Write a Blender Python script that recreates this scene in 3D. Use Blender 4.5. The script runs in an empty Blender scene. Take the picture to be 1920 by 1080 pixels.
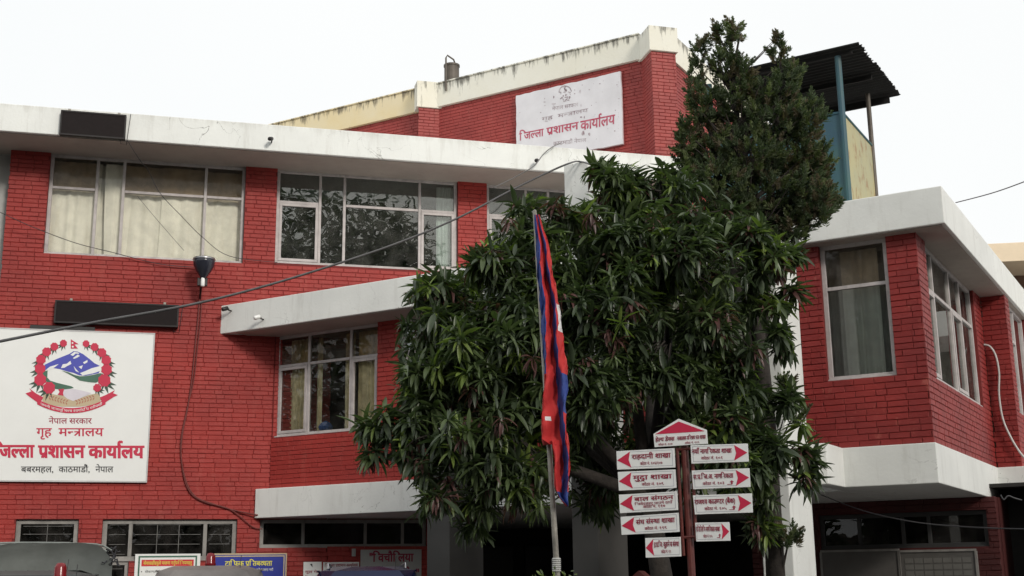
import bpy, math, random
import numpy as np
from mathutils import Vector, Matrix, noise
random.seed(7); rng=np.random.default_rng(7)
SC=bpy.context.scene; COL=SC.collection
rad=math.radians
# ------------------------------------------------------------------ camera
F_PX,PITCH,ROLL=2317.0,rad(13.27),rad(-.72)
CAMZ=1.6
cd=bpy.data.cameras.new('camera'); cam=bpy.data.objects.new('camera',cd); COL.objects.link(cam)
cd.sensor_width=36; cd.lens=F_PX/1920*36; cd.clip_start=.1; cd.clip_end=2000
_r=Vector((math.cos(ROLL),-math.sin(ROLL)*-math.sin(PITCH)*-1,0))
def _cam_axes():
    fwd=Vector((0,math.cos(PITCH),math.sin(PITCH))); right=Vector((1,0,0)); up=Vector((0,-math.sin(PITCH),math.cos(PITCH)))
    c,s=math.cos(ROLL),math.sin(ROLL)
    return right*c+up*s, up*c-right*s, fwd
_R,_U,_F=_cam_axes()
cam.matrix_world=Matrix(((_R.x,_U.x,-_F.x,0),(_R.y,_U.y,-_F.y,0),(_R.z,_U.z,-_F.z,CAMZ),(0,0,0,1)))
SC.camera=cam
# ------------------------------------------------------------------ world, sun, exposure
SUN_AZ,SUN_EL=148,26          # azimuth clockwise from +Y
W=bpy.data.worlds.new('World'); SC.world=W; W.use_nodes=True
nt=W.node_tree; nt.nodes.clear()
out=nt.nodes.new('ShaderNodeOutputWorld'); bg=nt.nodes.new('ShaderNodeBackground')
sky=nt.nodes.new('ShaderNodeTexSky'); sky.sky_type='NISHITA'; sky.sun_disc=False
sky.sun_elevation=rad(SUN_EL); sky.sun_rotation=rad(SUN_AZ); sky.dust_density=4; sky.air_density=1.2
tc=nt.nodes.new('ShaderNodeTexCoord'); no=nt.nodes.new('ShaderNodeTexNoise'); no.inputs['Scale'].default_value=1.6; no.inputs['Detail'].default_value=4
nt.links.new(tc.outputs['Generated'],no.inputs['Vector'])
cr=nt.nodes.new('ShaderNodeValToRGB'); cr.color_ramp.elements[0].color=(10.6,11.0,11.2,1); cr.color_ramp.elements[1].color=(12.2,12.2,12.0,1)
nt.links.new(no.outputs['Fac'],cr.inputs['Fac'])
mx=nt.nodes.new('ShaderNodeMixRGB'); mx.inputs[0].default_value=.93
nt.links.new(sky.outputs[0],mx.inputs[1]); nt.links.new(cr.outputs[0],mx.inputs[2])
nt.links.new(mx.outputs[0],bg.inputs[0]); bg.inputs[1].default_value=.089
nt.links.new(bg.outputs[0],out.inputs[0])
sl=bpy.data.lights.new('sun','SUN'); sl.energy=2.0; sl.angle=rad(11); sl.color=(1,.94,.86)
so=bpy.data.objects.new('sun',sl); COL.objects.link(so)
_sd=Vector((math.sin(rad(SUN_AZ))*math.cos(rad(SUN_EL)),math.cos(rad(SUN_AZ))*math.cos(rad(SUN_EL)),math.sin(rad(SUN_EL))))
so.rotation_euler=_sd.to_track_quat('Z','Y').to_euler(); so.location=(0,-10,30)
SC.view_settings.view_transform='Standard'; SC.view_settings.look='None'; SC.view_settings.gamma=1; SC.view_settings.exposure=0
SC.view_settings.use_curve_mapping=False
SC.render.engine='CYCLES'; SC.cycles.max_bounces=8; SC.cycles.transparent_max_bounces=16
# ------------------------------------------------------------------ geometry helpers
def ray(x,y):
    a=(x-960)/F_PX; b=-(y-540)/F_PX
    return _R*a+_U*b+_F
CAM=Vector((0,0,CAMZ))
def proj(p):
    d=Vector(p)-CAM; z=d.dot(_F)
    return 960+F_PX*d.dot(_R)/z, 540-F_PX*d.dot(_U)/z
def at_depth(x,y,D):
    d=ray(x,y); return CAM+d*(D/d.y)
class Plane:
    """vertical plane: u along azimuth az, w outwards (az+90), z up"""
    def __init__(s,o,az):
        a=rad(az); s.az=az; s.o=Vector((o[0],o[1],0)); s.u=Vector((math.sin(a),math.cos(a),0)); s.n=Vector((math.cos(a),-math.sin(a),0))
    def P(s,u,w,z): return s.o+s.u*u+s.n*w+Vector((0,0,z))
    def hit(s,x,y,w=0):
        d=ray(x,y); o=s.o+s.n*w; t=(o-Vector((CAM.x,CAM.y,0))).dot(s.n)/d.dot(s.n); p=CAM+d*t
        return (p-o).dot(s.u), p.z
    def shift(s,u=0,w=0): return Plane(s.P(u,w,0),s.az)
WORLD=Plane((0,0),90); WORLD.n=Vector((0,-1,0))
class MB:
    def __init__(s): s.v=[]; s.f=[]; s.m=[]; s.marks=[]
    def add(s,vs,fs,mi=0):
        k=len(s.v); s.v+= [tuple(v) for v in vs]; s.f+=[tuple(i+k for i in f) for f in fs]; s.m+=[mi]*len(fs); return s
    def box(s,pl,u0,u1,w0,w1,z0,z1,mi=0):
        vs=[pl.P(u,w,z) for z in (z0,z1) for w in (w0,w1) for u in (u0,u1)]
        return s.add(vs,[(0,1,3,2),(4,6,7,5),(0,4,5,1),(2,3,7,6),(0,2,6,4),(1,5,7,3)],mi)
    def poly(s,pl,pts,w0,w1,mi=0):
        n=len(pts); vs=[pl.P(p[0],w1,p[1]) for p in pts]+[pl.P(p[0],w0,p[1]) for p in pts]
        fs=[tuple(range(n)),tuple(range(2*n-1,n-1,-1))]+[(i,(i+1)%n,(i+1)%n+n,i+n)for i in range(n)]
        return s.add(vs,fs,mi)
    def tube(s,pts,r,seg=8,mi=0,cap=True):
        pts=[Vector(p) for p in pts]; n=len(pts); rr=r if isinstance(r,(list,tuple)) else [r]*n
        vs=[]; t0=(pts[1]-pts[0]).normalized(); x=t0.orthogonal().normalized()
        for i,p in enumerate(pts):
            t=(pts[min(i+1,n-1)]-pts[max(i-1,0)]).normalized()
            x=(x-t*x.dot(t)).normalized(); y=t.cross(x)
            for k in range(seg):
                a=2*math.pi*k/seg; vs.append(p+(x*math.cos(a)+y*math.sin(a))*rr[i])
        fs=[(i*seg+k,i*seg+(k+1)%seg,(i+1)*seg+(k+1)%seg,(i+1)*seg+k) for i in range(n-1) for k in range(seg)]
        if cap: fs+=[tuple(range(seg-1,-1,-1)),tuple((n-1)*seg+k for k in range(seg))]
        return s.add(vs,fs,mi)
    def lathe(s,c,prof,seg=16,axis=Vector((0,0,1)),mi=0):
        c=Vector(c); axis=Vector(axis).normalized(); x=axis.orthogonal().normalized(); y=axis.cross(x); n=len(prof); vs=[]
        for r,h in prof:
            for k in range(seg):
                a=2*math.pi*k/seg; vs.append(c+axis*h+(x*math.cos(a)+y*math.sin(a))*r)
        fs=[(i*seg+k,i*seg+(k+1)%seg,(i+1)*seg+(k+1)%seg,(i+1)*seg+k) for i in range(n-1) for k in range(seg)]
        fs+=[tuple(range(seg-1,-1,-1)),tuple((n-1)*seg+k for k in range(seg))]
        return s.add(vs,fs,mi)
def obj(name,mb,mats,parent=None,smooth=False,bevel=0,kind=None,label=None):
    if name=='lettering' and len(mb.marks)>1:
        mk=[(0,0)]+mb.marks[1:]+[(len(mb.v),len(mb.f))]
        for (v0,f0),(v1,f1) in zip(mk,mk[1:]):
            q=MB(); q.v=mb.v[v0:v1]; q.f=[tuple(i-v0 for i in f) for f in mb.f[f0:f1]]; q.m=mb.m[f0:f1]
            obj('text_line',q,mats,parent)
        return
    me=bpy.data.meshes.new(name)
    base=Vector((0,0,0)); q=parent
    if parent is not None: base=Vector(parent.get('_b',(0,0,0)))
    vs=[(v[0]-base.x,v[1]-base.y,v[2]-base.z) for v in mb.v]
    me.from_pydata(vs,[],mb.f)
    if not isinstance(mats,(list,tuple)): mats=[mats]
    for m in mats: me.materials.append(m)
    if len(mats)>1: me.polygons.foreach_set('material_index',mb.m)
    if smooth: me.polygons.foreach_set('use_smooth',[True]*len(mb.f))
    o=bpy.data.objects.new(name,me); COL.objects.link(o)
    if parent is not None: o.parent=parent; o['_b']=tuple(float(x) for x in base)
    if bevel:
        b=o.modifiers.new('bevel','BEVEL'); b.width=bevel; b.segments=2; b.limit_method='ANGLE'; b.angle_limit=rad(40)
    if kind: o['kind']=kind
    if label: o['label']=label
    return o
def thing(name,label,cat,loc=(0,0,0),group=None):
    o=bpy.data.objects.new(name,None); COL.objects.link(o); o.location=loc; o['_b']=tuple(float(x) for x in loc); o.empty_display_size=.2
    o['label']=label; o['category']=cat
    if group: o['group']=group
    return o
def tag(o,label,cat,group=None):
    o['label']=label; o['category']=cat
    if group: o['group']=group
    return o
# ------------------------------------------------------------------ materials
def mat(name,col,rough=.6,var=.12,vscale=3.0,bump=.0,bscale=60,col2=None,fac2=None,streak=0,streakcol=(.08,.075,.06),metal=0,spec=.5,rand=0,streak_lo=.56,streak_hi=.72,topz=None,stretch=.25,crack=0):
    m=bpy.data.materials.new(name); m.use_nodes=True; n=m.node_tree.nodes; l=m.node_tree.links; b=n['Principled BSDF']
    b.inputs['Roughness'].default_value=rough; b.inputs['Metallic'].default_value=metal; b.inputs['Specular IOR Level'].default_value=spec
    g=n.new('ShaderNodeNewGeometry')
    no=n.new('ShaderNodeTexNoise'); no.inputs['Scale'].default_value=vscale; no.inputs['Detail'].default_value=6; no.inputs['Roughness'].default_value=.62
    l.new(g.outputs['Position'],no.inputs['Vector'])
    r=n.new('ShaderNodeValToRGB'); c2=col2 or tuple(max(0,c*(1-var*2)) for c in col)
    r.color_ramp.elements[0].position=.32; r.color_ramp.elements[1].position=.62
    r.color_ramp.elements[0].color=(*c2,1); r.color_ramp.elements[1].color=(*col,1)
    l.new(no.outputs['Fac'],r.inputs['Fac']); cur=r.outputs[0]
    if rand:
        oi=n.new('ShaderNodeObjectInfo'); hs=n.new('ShaderNodeHueSaturation'); mr=n.new('ShaderNodeMapRange')
        mr.inputs['To Min'].default_value=1-rand; mr.inputs['To Max'].default_value=1+rand
        l.new(oi.outputs['Random'],mr.inputs[0]); l.new(mr.outputs[0],hs.inputs['Value']); l.new(cur,hs.inputs['Color']); cur=hs.outputs[0]
    if streak:
        mp=n.new('ShaderNodeMapping'); mp.inputs['Scale'].default_value=(7,7,stretch*4); l.new(g.outputs['Position'],mp.inputs[0])
        n2=n.new('ShaderNodeTexNoise'); n2.inputs['Scale'].default_value=1; n2.inputs['Detail'].default_value=5; n2.inputs['Roughness'].default_value=.7; l.new(mp.outputs[0],n2.inputs['Vector'])
        mr=n.new('ShaderNodeMapRange'); mr.inputs['From Min'].default_value=streak_lo; mr.inputs['From Max'].default_value=streak_hi; mr.inputs['To Max'].default_value=streak
        l.new(n2.outputs['Fac'],mr.inputs[0]); fac=mr.outputs[0]
        if topz:
            sx=n.new('ShaderNodeSeparateXYZ'); l.new(g.outputs['Position'],sx.inputs[0])
            m2=n.new('ShaderNodeMapRange'); m2.inputs['From Min'].default_value=topz[0]; m2.inputs['From Max'].default_value=topz[1]
            m2.interpolation_type='SMOOTHSTEP'
            l.new(sx.outputs['Z'],m2.inputs[0])
            # stains start at the top edge: lower the threshold there
            ad=n.new('ShaderNodeMath'); ad.operation='MULTIPLY_ADD'; ad.inputs[1].default_value=.16; l.new(m2.outputs[0],ad.inputs[0]); l.new(n2.outputs['Fac'],ad.inputs[2]); l.new(ad.outputs[0],mr.inputs[0])
        mx=n.new('ShaderNodeMixRGB'); mx.inputs[2].default_value=(*streakcol,1); l.new(fac,mx.inputs[0]); l.new(cur,mx.inputs[1]); cur=mx.outputs[0]
    if crack:
        nc=n.new('ShaderNodeTexNoise'); nc.inputs['Scale'].default_value=1.3; nc.inputs['Detail'].default_value=7; nc.inputs['Distortion'].default_value=1.2; l.new(g.outputs['Position'],nc.inputs['Vector'])
        a1=n.new('ShaderNodeMath'); a1.operation='SUBTRACT'; a1.inputs[1].default_value=.5; l.new(nc.outputs['Fac'],a1.inputs[0])
        a2=n.new('ShaderNodeMath'); a2.operation='ABSOLUTE'; l.new(a1.outputs[0],a2.inputs[0])
        a3=n.new('ShaderNodeMapRange'); a3.inputs['From Min'].default_value=.0035; a3.inputs['From Max'].default_value=.001; a3.inputs['To Max'].default_value=crack; l.new(a2.outputs[0],a3.inputs[0])
        nm=n.new('ShaderNodeTexNoise'); nm.inputs['Scale'].default_value=.6; l.new(g.outputs['Position'],nm.inputs['Vector'])
        a4=n.new('ShaderNodeMapRange'); a4.inputs['From Min'].default_value=.48; a4.inputs['From Max'].default_value=.60; l.new(nm.outputs['Fac'],a4.inputs[0])
        a5=n.new('ShaderNodeMath'); a5.operation='MULTIPLY'; l.new(a3.outputs[0],a5.inputs[0]); l.new(a4.outputs[0],a5.inputs[1])
        mc=n.new('ShaderNodeMixRGB'); mc.inputs[2].default_value=(.12,.115,.10,1); l.new(a5.outputs[0],mc.inputs[0]); l.new(cur,mc.inputs[1]); cur=mc.outputs[0]
    l.new(cur,b.inputs['Base Color'])
    if bump:
        n3=n.new('ShaderNodeTexNoise'); n3.inputs['Scale'].default_value=bscale; n3.inputs['Detail'].default_value=4; l.new(g.outputs['Position'],n3.inputs['Vector'])
        bp=n.new('ShaderNodeBump'); bp.inputs['Strength'].default_value=bump; bp.inputs['Distance'].default_value=.01; l.new(n3.outputs['Fac'],bp.inputs['Height']); l.new(bp.outputs[0],b.inputs['Normal'])
    return m
RED=mat('red_paint',(.355,.030,.023),.65,col2=(.25,.021,.017),vscale=.6,bump=.6,bscale=35,rand=.04,streak=.38,streakcol=(.38,.085,.065),streak_lo=.54,streak_hi=.74)
RED_D=mat('red_paint_joint',(.17,.015,.013),.8,vscale=2,bump=.5,bscale=30)
REDR=mat('red_paint_rear',(.33,.045,.038),.6,col2=(.25,.032,.028),vscale=1.5,bump=.4,rand=.1,streak=.3,streakcol=(.42,.14,.11))
REDW=mat('red_paint_weathered',(.29,.026,.022),.55,col2=(.20,.018,.017),vscale=1.3,bump=.5,bscale=35,rand=.07,streak=.5,streakcol=(.42,.12,.09),streak_lo=.6,streak_hi=.72,stretch=1.2)
WHITE=mat('white_wall_paint',(.79,.805,.775),.7,var=.045,vscale=1.4,bump=.25,bscale=25,streak=.36,streakcol=(.40,.38,.33),streak_lo=.52,streak_hi=.78,topz=(8.80,8.97),crack=.75)
WHITE2=mat('white_slab_paint',(.78,.79,.76),.7,var=.05,vscale=1.2,bump=.2,bscale=25,streak=.28,streakcol=(.34,.32,.28),streak_lo=.53,streak_hi=.75,crack=.5)
CREAM=mat('stained_cream_paint',(.78,.77,.69),.8,col2=(.73,.70,.58),vscale=.45,bump=.3,bscale=25,streak=.85,streakcol=(.10,.095,.08),streak_lo=.60,streak_hi=.72,topz=(12.2,12.53))
CREAM2=mat('warm_cream_paint',(.80,.66,.48),.8,var=.05)
SOFFIT=mat('shaded_soffit_paint',(.40,.35,.31),.85,var=.1,vscale=1.2,bump=.2,streak=.2,streakcol=(.2,.17,.15))  # white paint darkened: shade under the eaves is put into the colour
GREYP=mat('grey_plaster',(.46,.46,.44),.8,var=.08,vscale=1.5,bump=.2,streak=.25,streakcol=(.25,.24,.22))
FRAME=mat('old_white_frame_paint',(.52,.48,.47),.6,var=.12,vscale=6,bump=.3,bscale=50,streak=.5,streakcol=(.22,.19,.17))
FRAME_G=mat('grey_frame_paint',(.30,.285,.265),.65,var=.15,vscale=6,bump=.3,streak=.5,streakcol=(.1,.09,.08))
GRILLE=mat('grille_paint',(.16,.155,.145),.6,var=.3,vscale=9)
FRAME_D=mat('dark_frame_paint',(.05,.05,.05),.6,var=.1)
DARK=mat('dark_interior',(.03,.028,.026),.9,var=.2)
DARKR=mat('dark_red_interior',(.05,.016,.012),.9,var=.2)
BLACK=mat('black_metal',(.018,.016,.016),.5,var=.2)
LED=mat('dark_display_face',(.020,.016,.016),.85,var=.08,vscale=20,spec=.15)
CABLE=mat('cable_rubber',(.035,.035,.04),.5,var=.1)
CABLEG=mat('grey_cable',(.16,.155,.15),.5,var=.1)
CABLEM=mat('overhead_cable_rubber',(.085,.082,.082),.5,var=.2,vscale=5)
REDCABLE=mat('painted_cable',(.16,.03,.025),.6,var=.1)
CURT_C=mat('cream_curtain_cloth',(.93,.91,.82),.9,var=.08,vscale=5,streak=.3,streakcol=(.55,.48,.33))
CURT_Y=mat('yellow_curtain_cloth',(.86,.75,.48),.9,var=.2,vscale=8)
CURT_W=mat('white_curtain_cloth',(.80,.81,.78),.9,var=.06,vscale=5)
CURT_G=mat('pale_grey_curtain_cloth',(.52,.53,.50),.9,var=.1,vscale=5)
SIGNW=mat('sign_white',(.80,.81,.79),.35,var=.02,vscale=2)
SIGNO=mat('old_sign_white',(.72,.71,.74),.6,var=.06,vscale=2,streak=.9,streakcol=(.12,.12,.12),streak_lo=.7,streak_hi=.74,stretch=1.5)
CRIM=mat('crimson_print',(.55,.015,.06),.5,var=.05)
CRIMD=mat('dark_crimson_print',(.36,.02,.06),.5,var=.15,vscale=20)
PRINTK=mat('dark_print',(.03,.03,.035),.5,var=.1)
BLUEP=mat('blue_print',(.06,.07,.42),.5,var=.05)
GREENP=mat('green_print',(.05,.14,.09),.5,var=.1)
DGREENP=mat('dark_green_print',(.04,.075,.05),.5,var=.1)
TANP=mat('tan_print',(.52,.42,.27),.5,var=.05)
WHEATP=mat('wheat_print',(.42,.16,.10),.5,var=.05)
LAVP=mat('lavender_print',(.66,.62,.68),.5,var=.05)
YELP=mat('yellow_print',(.75,.68,.10),.5,var=.05)
POSTB=mat('blue_board',(.02,.035,.30),.4,var=.05)
REDP=mat('red_print',(.62,.03,.03),.5,var=.05)
RUSTP=mat('red_oxide_post_paint',(.13,.022,.016),.5,var=.25,vscale=12,bump=.2)
POLE=mat('weathered_pole_metal',(.30,.28,.24),.5,var=.25,vscale=14,metal=.2,bump=.2)
FLAGR=mat('flag_red_cloth',(.56,.026,.026),.75,var=.06,vscale=10,bump=.15,bscale=400)
FLAGB=mat('flag_blue_cloth',(.035,.07,.30),.75,var=.1,vscale=10,bump=.15,bscale=400)
FLAGW=mat('flag_white_cloth',(.72,.70,.70),.8,var=.04)
TARP=mat('grey_tarpaulin',(.25,.27,.255),.75,var=.15,vscale=2,bump=.4,bscale=6)
CARG=mat('dusty_grey_car_paint',(.22,.20,.19),.5,var=.12,vscale=4,spec=.5)
CARB=mat('dark_blue_car_paint',(.012,.02,.075),.22,var=.1,metal=.3)
CARK=mat('dark_vehicle_paint',(.05,.055,.055),.4,var=.1)
TYRE=mat('tyre_rubber',(.02,.02,.02),.85,var=.1)
CHROME=mat('rim_metal',(.45,.45,.46),.3,var=.05,metal=.9)
CORR=mat('old_corrugated_iron',(.014,.013,.012),.9,var=.25,vscale=3,bump=.2)
TEAL=mat('teal_tank_paint',(.035,.105,.10),.6,col2=(.025,.075,.115),vscale=1.4,bump=.15,streak=.3,streakcol=(.12,.12,.06))
TANY=mat('rusty_yellow_panel_paint',(.42,.38,.20),.6,col2=(.34,.34,.22),vscale=1.5,bump=.15,streak=.8,streakcol=(.26,.12,.04),streak_lo=.52,streak_hi=.64,stretch=.9)
DRUM=mat('old_drum_metal',(.13,.11,.09),.6,var=.2,metal=.2)
BARK=mat('bark',(.035,.028,.023),.9,var=.3,vscale=12,bump=.8,bscale=30)
GROUND=mat('ground_asphalt',(.10,.095,.09),.9,var=.15,vscale=.8)
CONDUIT=mat('conduit_plastic',(.55,.54,.52),.5,var=.1)
def glassmat(name,tint=(.85,.9,.88),dirt=.06,dirtcol=(.3,.29,.27),ior=1.5,rough=.0,mult=1.45):
    m=bpy.data.materials.new(name); m.use_nodes=True; n=m.node_tree.nodes; l=m.node_tree.links; n.clear()
    o=n.new('ShaderNodeOutputMaterial'); t=n.new('ShaderNodeBsdfTransparent'); t.inputs[0].default_value=(*tint,1)
    g=n.new('ShaderNodeBsdfGlossy'); g.inputs['Roughness'].default_value=rough; fr=n.new('ShaderNodeFresnel'); fr.inputs[0].default_value=ior
    ge=n.new('ShaderNodeNewGeometry'); n1=n.new('ShaderNodeTexNoise'); n1.inputs['Scale'].default_value=1.7; l.new(ge.outputs['Position'],n1.inputs['Vector'])
    bp=n.new('ShaderNodeBump'); bp.inputs['Strength'].default_value=.08; bp.inputs['Distance'].default_value=.02; l.new(n1.outputs['Fac'],bp.inputs['Height']); l.new(bp.outputs[0],g.inputs['Normal'])
    mu=n.new('ShaderNodeMath'); mu.operation='MULTIPLY'; mu.inputs[1].default_value=mult; mu.use_clamp=True; l.new(fr.outputs[0],mu.inputs[0])
    mx=n.new('ShaderNodeMixShader'); l.new(mu.outputs[0],mx.inputs[0]); l.new(t.outputs[0],mx.inputs[1]); l.new(g.outputs[0],mx.inputs[2])
    d=n.new('ShaderNodeBsdfDiffuse'); d.inputs[0].default_value=(*dirtcol,1); n2=n.new('ShaderNodeTexNoise'); n2.inputs['Scale'].default_value=4; n2.inputs['Detail'].default_value=5; l.new(ge.outputs['Position'],n2.inputs['Vector'])
    mr=n.new('ShaderNodeMapRange'); mr.inputs['From Min'].default_value=.3; mr.inputs['From Max'].default_value=.8; mr.inputs['To Max'].default_value=dirt*2; l.new(n2.outputs['Fac'],mr.inputs[0])
    m2=n.new('ShaderNodeMixShader'); l.new(mr.outputs[0],m2.inputs[0]); l.new(mx.outputs[0],m2.inputs[1]); l.new(d.outputs[0],m2.inputs[2]); l.new(m2.outputs[0],o.inputs[0])
    return m
GLASS=glassmat('window_glass',mult=2.5); GLASS_C=glassmat('wing_window_glass',tint=(.92,.94,.92),dirt=.05,mult=1.0); GLASS_D=glassmat('shaded_transom_glass',tint=(.80,.75,.68),dirt=.16,dirtcol=(.25,.23,.21),ior=1.25)  # transom glass: part of the overhang's shade is put into tint and dirt
GLASS_G=glassmat('tinted_window_glass',mult=.8,tint=(.5,.5,.5),dirt=.10,dirtcol=(.14,.13,.12))
def leafmat(name,col,rough=.42,tr=.25):
    m=bpy.data.materials.new(name); m.use_nodes=True; n=m.node_tree.nodes; l=m.node_tree.links; b=n['Principled BSDF']
    b.inputs['Roughness'].default_value=rough; b.inputs['Specular IOR Level'].default_value=.45
    g=n.new('ShaderNodeNewGeometry'); no=n.new('ShaderNodeTexNoise'); no.inputs['Scale'].default_value=5; l.new(g.outputs['Position'],no.inputs['Vector'])
    r=n.new('ShaderNodeValToRGB'); r.color_ramp.elements[0].color=(*[c*.6 for c in col],1); r.color_ramp.elements[1].color=(*[c*1.35 for c in col],1)
    r.color_ramp.elements[0].position=.3; r.color_ramp.elements[1].position=.7
    l.new(no.outputs['Fac'],r.inputs[0]); l.new(r.outputs[0],b.inputs['Base Color'])
    t=n.new('ShaderNodeBsdfTranslucent'); t.inputs[0].default_value=(col[0]*1.3,col[1]*1.6,col[2]*.8,1)
    mx=n.new('ShaderNodeMixShader'); mx.inputs[0].default_value=tr; l.new(b.outputs[0],mx.inputs[1]); l.new(t.outputs[0],mx.inputs[2]); l.new(mx.outputs[0],n['Material Output'].inputs[0])
    return m
LEAFS=[leafmat('mango_leaf_dark',(.055,.076,.042),.36),leafmat('mango_leaf_green',(.085,.118,.048),.36),leafmat('mango_leaf_young_maroon',(.115,.055,.05),.4),leafmat('mango_leaf_fresh',(.16,.22,.05))]
NEED=[leafmat('juniper_green',(.068,.092,.048),.75,.3),leafmat('juniper_brown',(.13,.105,.07),.75,.3),leafmat('juniper_bright',(.12,.145,.065),.75,.3)]
BEACON=mat('beacon_red_plastic',(.22,.008,.012),.2,var=.05)
# ------------------------------------------------------------------ Devanagari lettering from the built-in font, glyph by glyph
_gc={}
def glyph(ch,bold):
    k=(ch,bold)
    if k in _gc: return _gc[k]
    def run(s):
        c=bpy.data.curves.new('t','FONT'); c.body=s; c.resolution_u=2; c.offset=bold
        o=bpy.data.objects.new('t',c); COL.objects.link(o); bpy.context.view_layer.update()
        e=o.evaluated_get(bpy.context.evaluated_depsgraph_get()); me=e.to_mesh(); me.calc_loop_triangles()
        v=[(p.co.x,p.co.y) for p in me.vertices]; t=[tuple(q.vertices) for q in me.loop_triangles]
        e.to_mesh_clear(); bpy.data.objects.remove(o); bpy.data.curves.remove(c); return v,t
    if not _bar: _bar.append(max(p[0] for p in run('|')[0]))
    v,t=run(ch); a=max([p[0] for p in run(ch+'|')[0]] or [0])-_bar[0]
    _gc[k]=(v,t,a); return _gc[k]
_bar=[]
for _ch in 'कखगघचजटठडणतथदधनपफबमयरलवशषसहअउिीाुूृेैोौंँ०१३५६७९.,/()"': glyph(_ch,0)
def clip(v,t,cut):
    nv=[];nt=[]
    for tri in t:
        p=[v[i] for i in tri]; o=[]
        for i in range(3):
            a,b=p[i],p[(i+1)%3]
            if a[0]<=cut: o.append(a)
            if (a[0]<=cut)!=(b[0]<=cut):
                s=(cut-a[0])/(b[0]-a[0]); o.append((cut,a[1]+s*(b[1]-a[1])))
        if len(o)>=3:
            k=len(nv); nv+=o; nt+=[(k,k+i,k+i+1) for i in range(1,len(o)-1)]
    return nv,nt
def stroke(pts,w):
    v=[];t=[]
    for i,(x,y) in enumerate(pts):
        a=pts[max(i-1,0)]; b=pts[min(i+1,len(pts)-1)]; dx,dy=b[0]-a[0],b[1]-a[1]; L=math.hypot(dx,dy) or 1
        v+=[(x-dy/L*w/2,y+dx/L*w/2),(x+dy/L*w/2,y-dx/L*w/2)]
        if i: k=2*i; t+=[(k-2,k-1,k+1),(k-2,k+1,k)]
    return v,t
def layout(s,bold=0.0):
    """visual-order text; ~ half form, ^ subscript r, ` top r hook"""
    V=[];T=[];x=0
    def put(v,t,dx):
        k=len(V); V.extend((p[0]+dx,p[1]) for p in v); T.extend(tuple(i+k for i in q) for q in t)
    i=0; last=(0,0,'')
    sw=.075
    while i<len(s):
        ch=s[i]
        if ch==' ': x+=.26; i+=1; continue
        if ch=='^':
            lx,ad,c=last
            if c in 'टडद': put(*stroke([(.12,-.22),(.27,-.07),(.42,-.22)],sw),lx)
            else: put(*stroke([(ad-.10,.22),(ad-.36,.02)],sw),lx)
            i+=1; continue
        if ch=='`':
            put(*stroke([(-.09,.62),(-.16,.70),(-.15,.80),(-.06,.86),(.03,.82)],sw),x); i+=1; continue
        v,t,a=glyph(ch,0)
        if ch=='त' and i+1<len(s) and s[i+1]=='^':
            v2,t2,a2=glyph('ा',0); put(v2,t2,x+.30); put(*stroke([(0,.587),(.34,.587)],.07),x)
            put(*stroke([(.10,.345),(.42,.345)],.07),x); put(*stroke([(.40,.33),(.12,.05)],.075),x)
            last=(x,.30+a2,ch); x+=.30+a2; i+=2; continue
        if i+1<len(s) and s[i+1]=='~':
            cut=a-(.17 if ch!='क' else .20); v,t=clip(v,t,cut); put(v,t,x); last=(x,a,ch); x+=cut-.0; i+=2; continue
        put(v,t,x)
        if a>.02 : last=(x,a,ch)
        x+=a; i+=1
    return V,T,x
def text(mb,s,fn,x0,x1,yb,yh,bold=0.0,mi=0,skip=None):
    """fn maps sign coords -> world; baseline yb, headline yh"""
    V,T,w=layout(s,bold); 
    if not V: return
    xm=w-.02
    mb.marks.append((len(mb.v),len(mb.f)))
    o,e,g_=fn(x0,yb),fn(x1,yb),fn(x0,yh); nn=(e-o).cross(g_-o).normalized()
    if nn.dot(CAM-o)<0: nn=-nn
    cp=[(0,0)] if bold<.006 else [(-1,-.6),(1,.6),(-1,.6),(1,-.6)] if bold<.018 else [(-1,-.6),(1,.6),(-1,.6),(1,-.6),(0,0),(-.4,0),(.4,0)]
    for q,(ox,oy) in enumerate(cp):
        vs=[fn(x0+(x1-x0)*(p[0]+ox*bold)/xm, yb+(yh-yb)*(p[1]+oy*bold)/.622)+nn*(.0003*q) for p in V]
        mb.add(vs,T,mi)
# ------------------------------------------------------------------ the planes of the place
MAIN=Plane(at_depth(0,600,19),75)
_u,_z=MAIN.hit(510,700); PO=Plane(MAIN.P(_u,0,0),120)
WB=Plane((4.79,14.08),120)            # face of the white band under the wing; u=0 at its corner
WSB=Plane(WB.P(0,0,0),30)
REAR=Plane(at_depth(1000,200,25),120)
ZS=8.50; ZP=5.575; ZB0,ZB1=2.60,3.06
def zhit(x,y,z):
    d=ray(x,y); return CAM+d*((z-CAMZ)/d.z)
# ------------------------------------------------------------------ ground
g=MB(); g.add([(-900,-900,0),(900,-900,0),(900,900,0),(-900,900,0)],[(0,1,2,3)]); obj('ground',g,GROUND,kind='structure')
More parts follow.
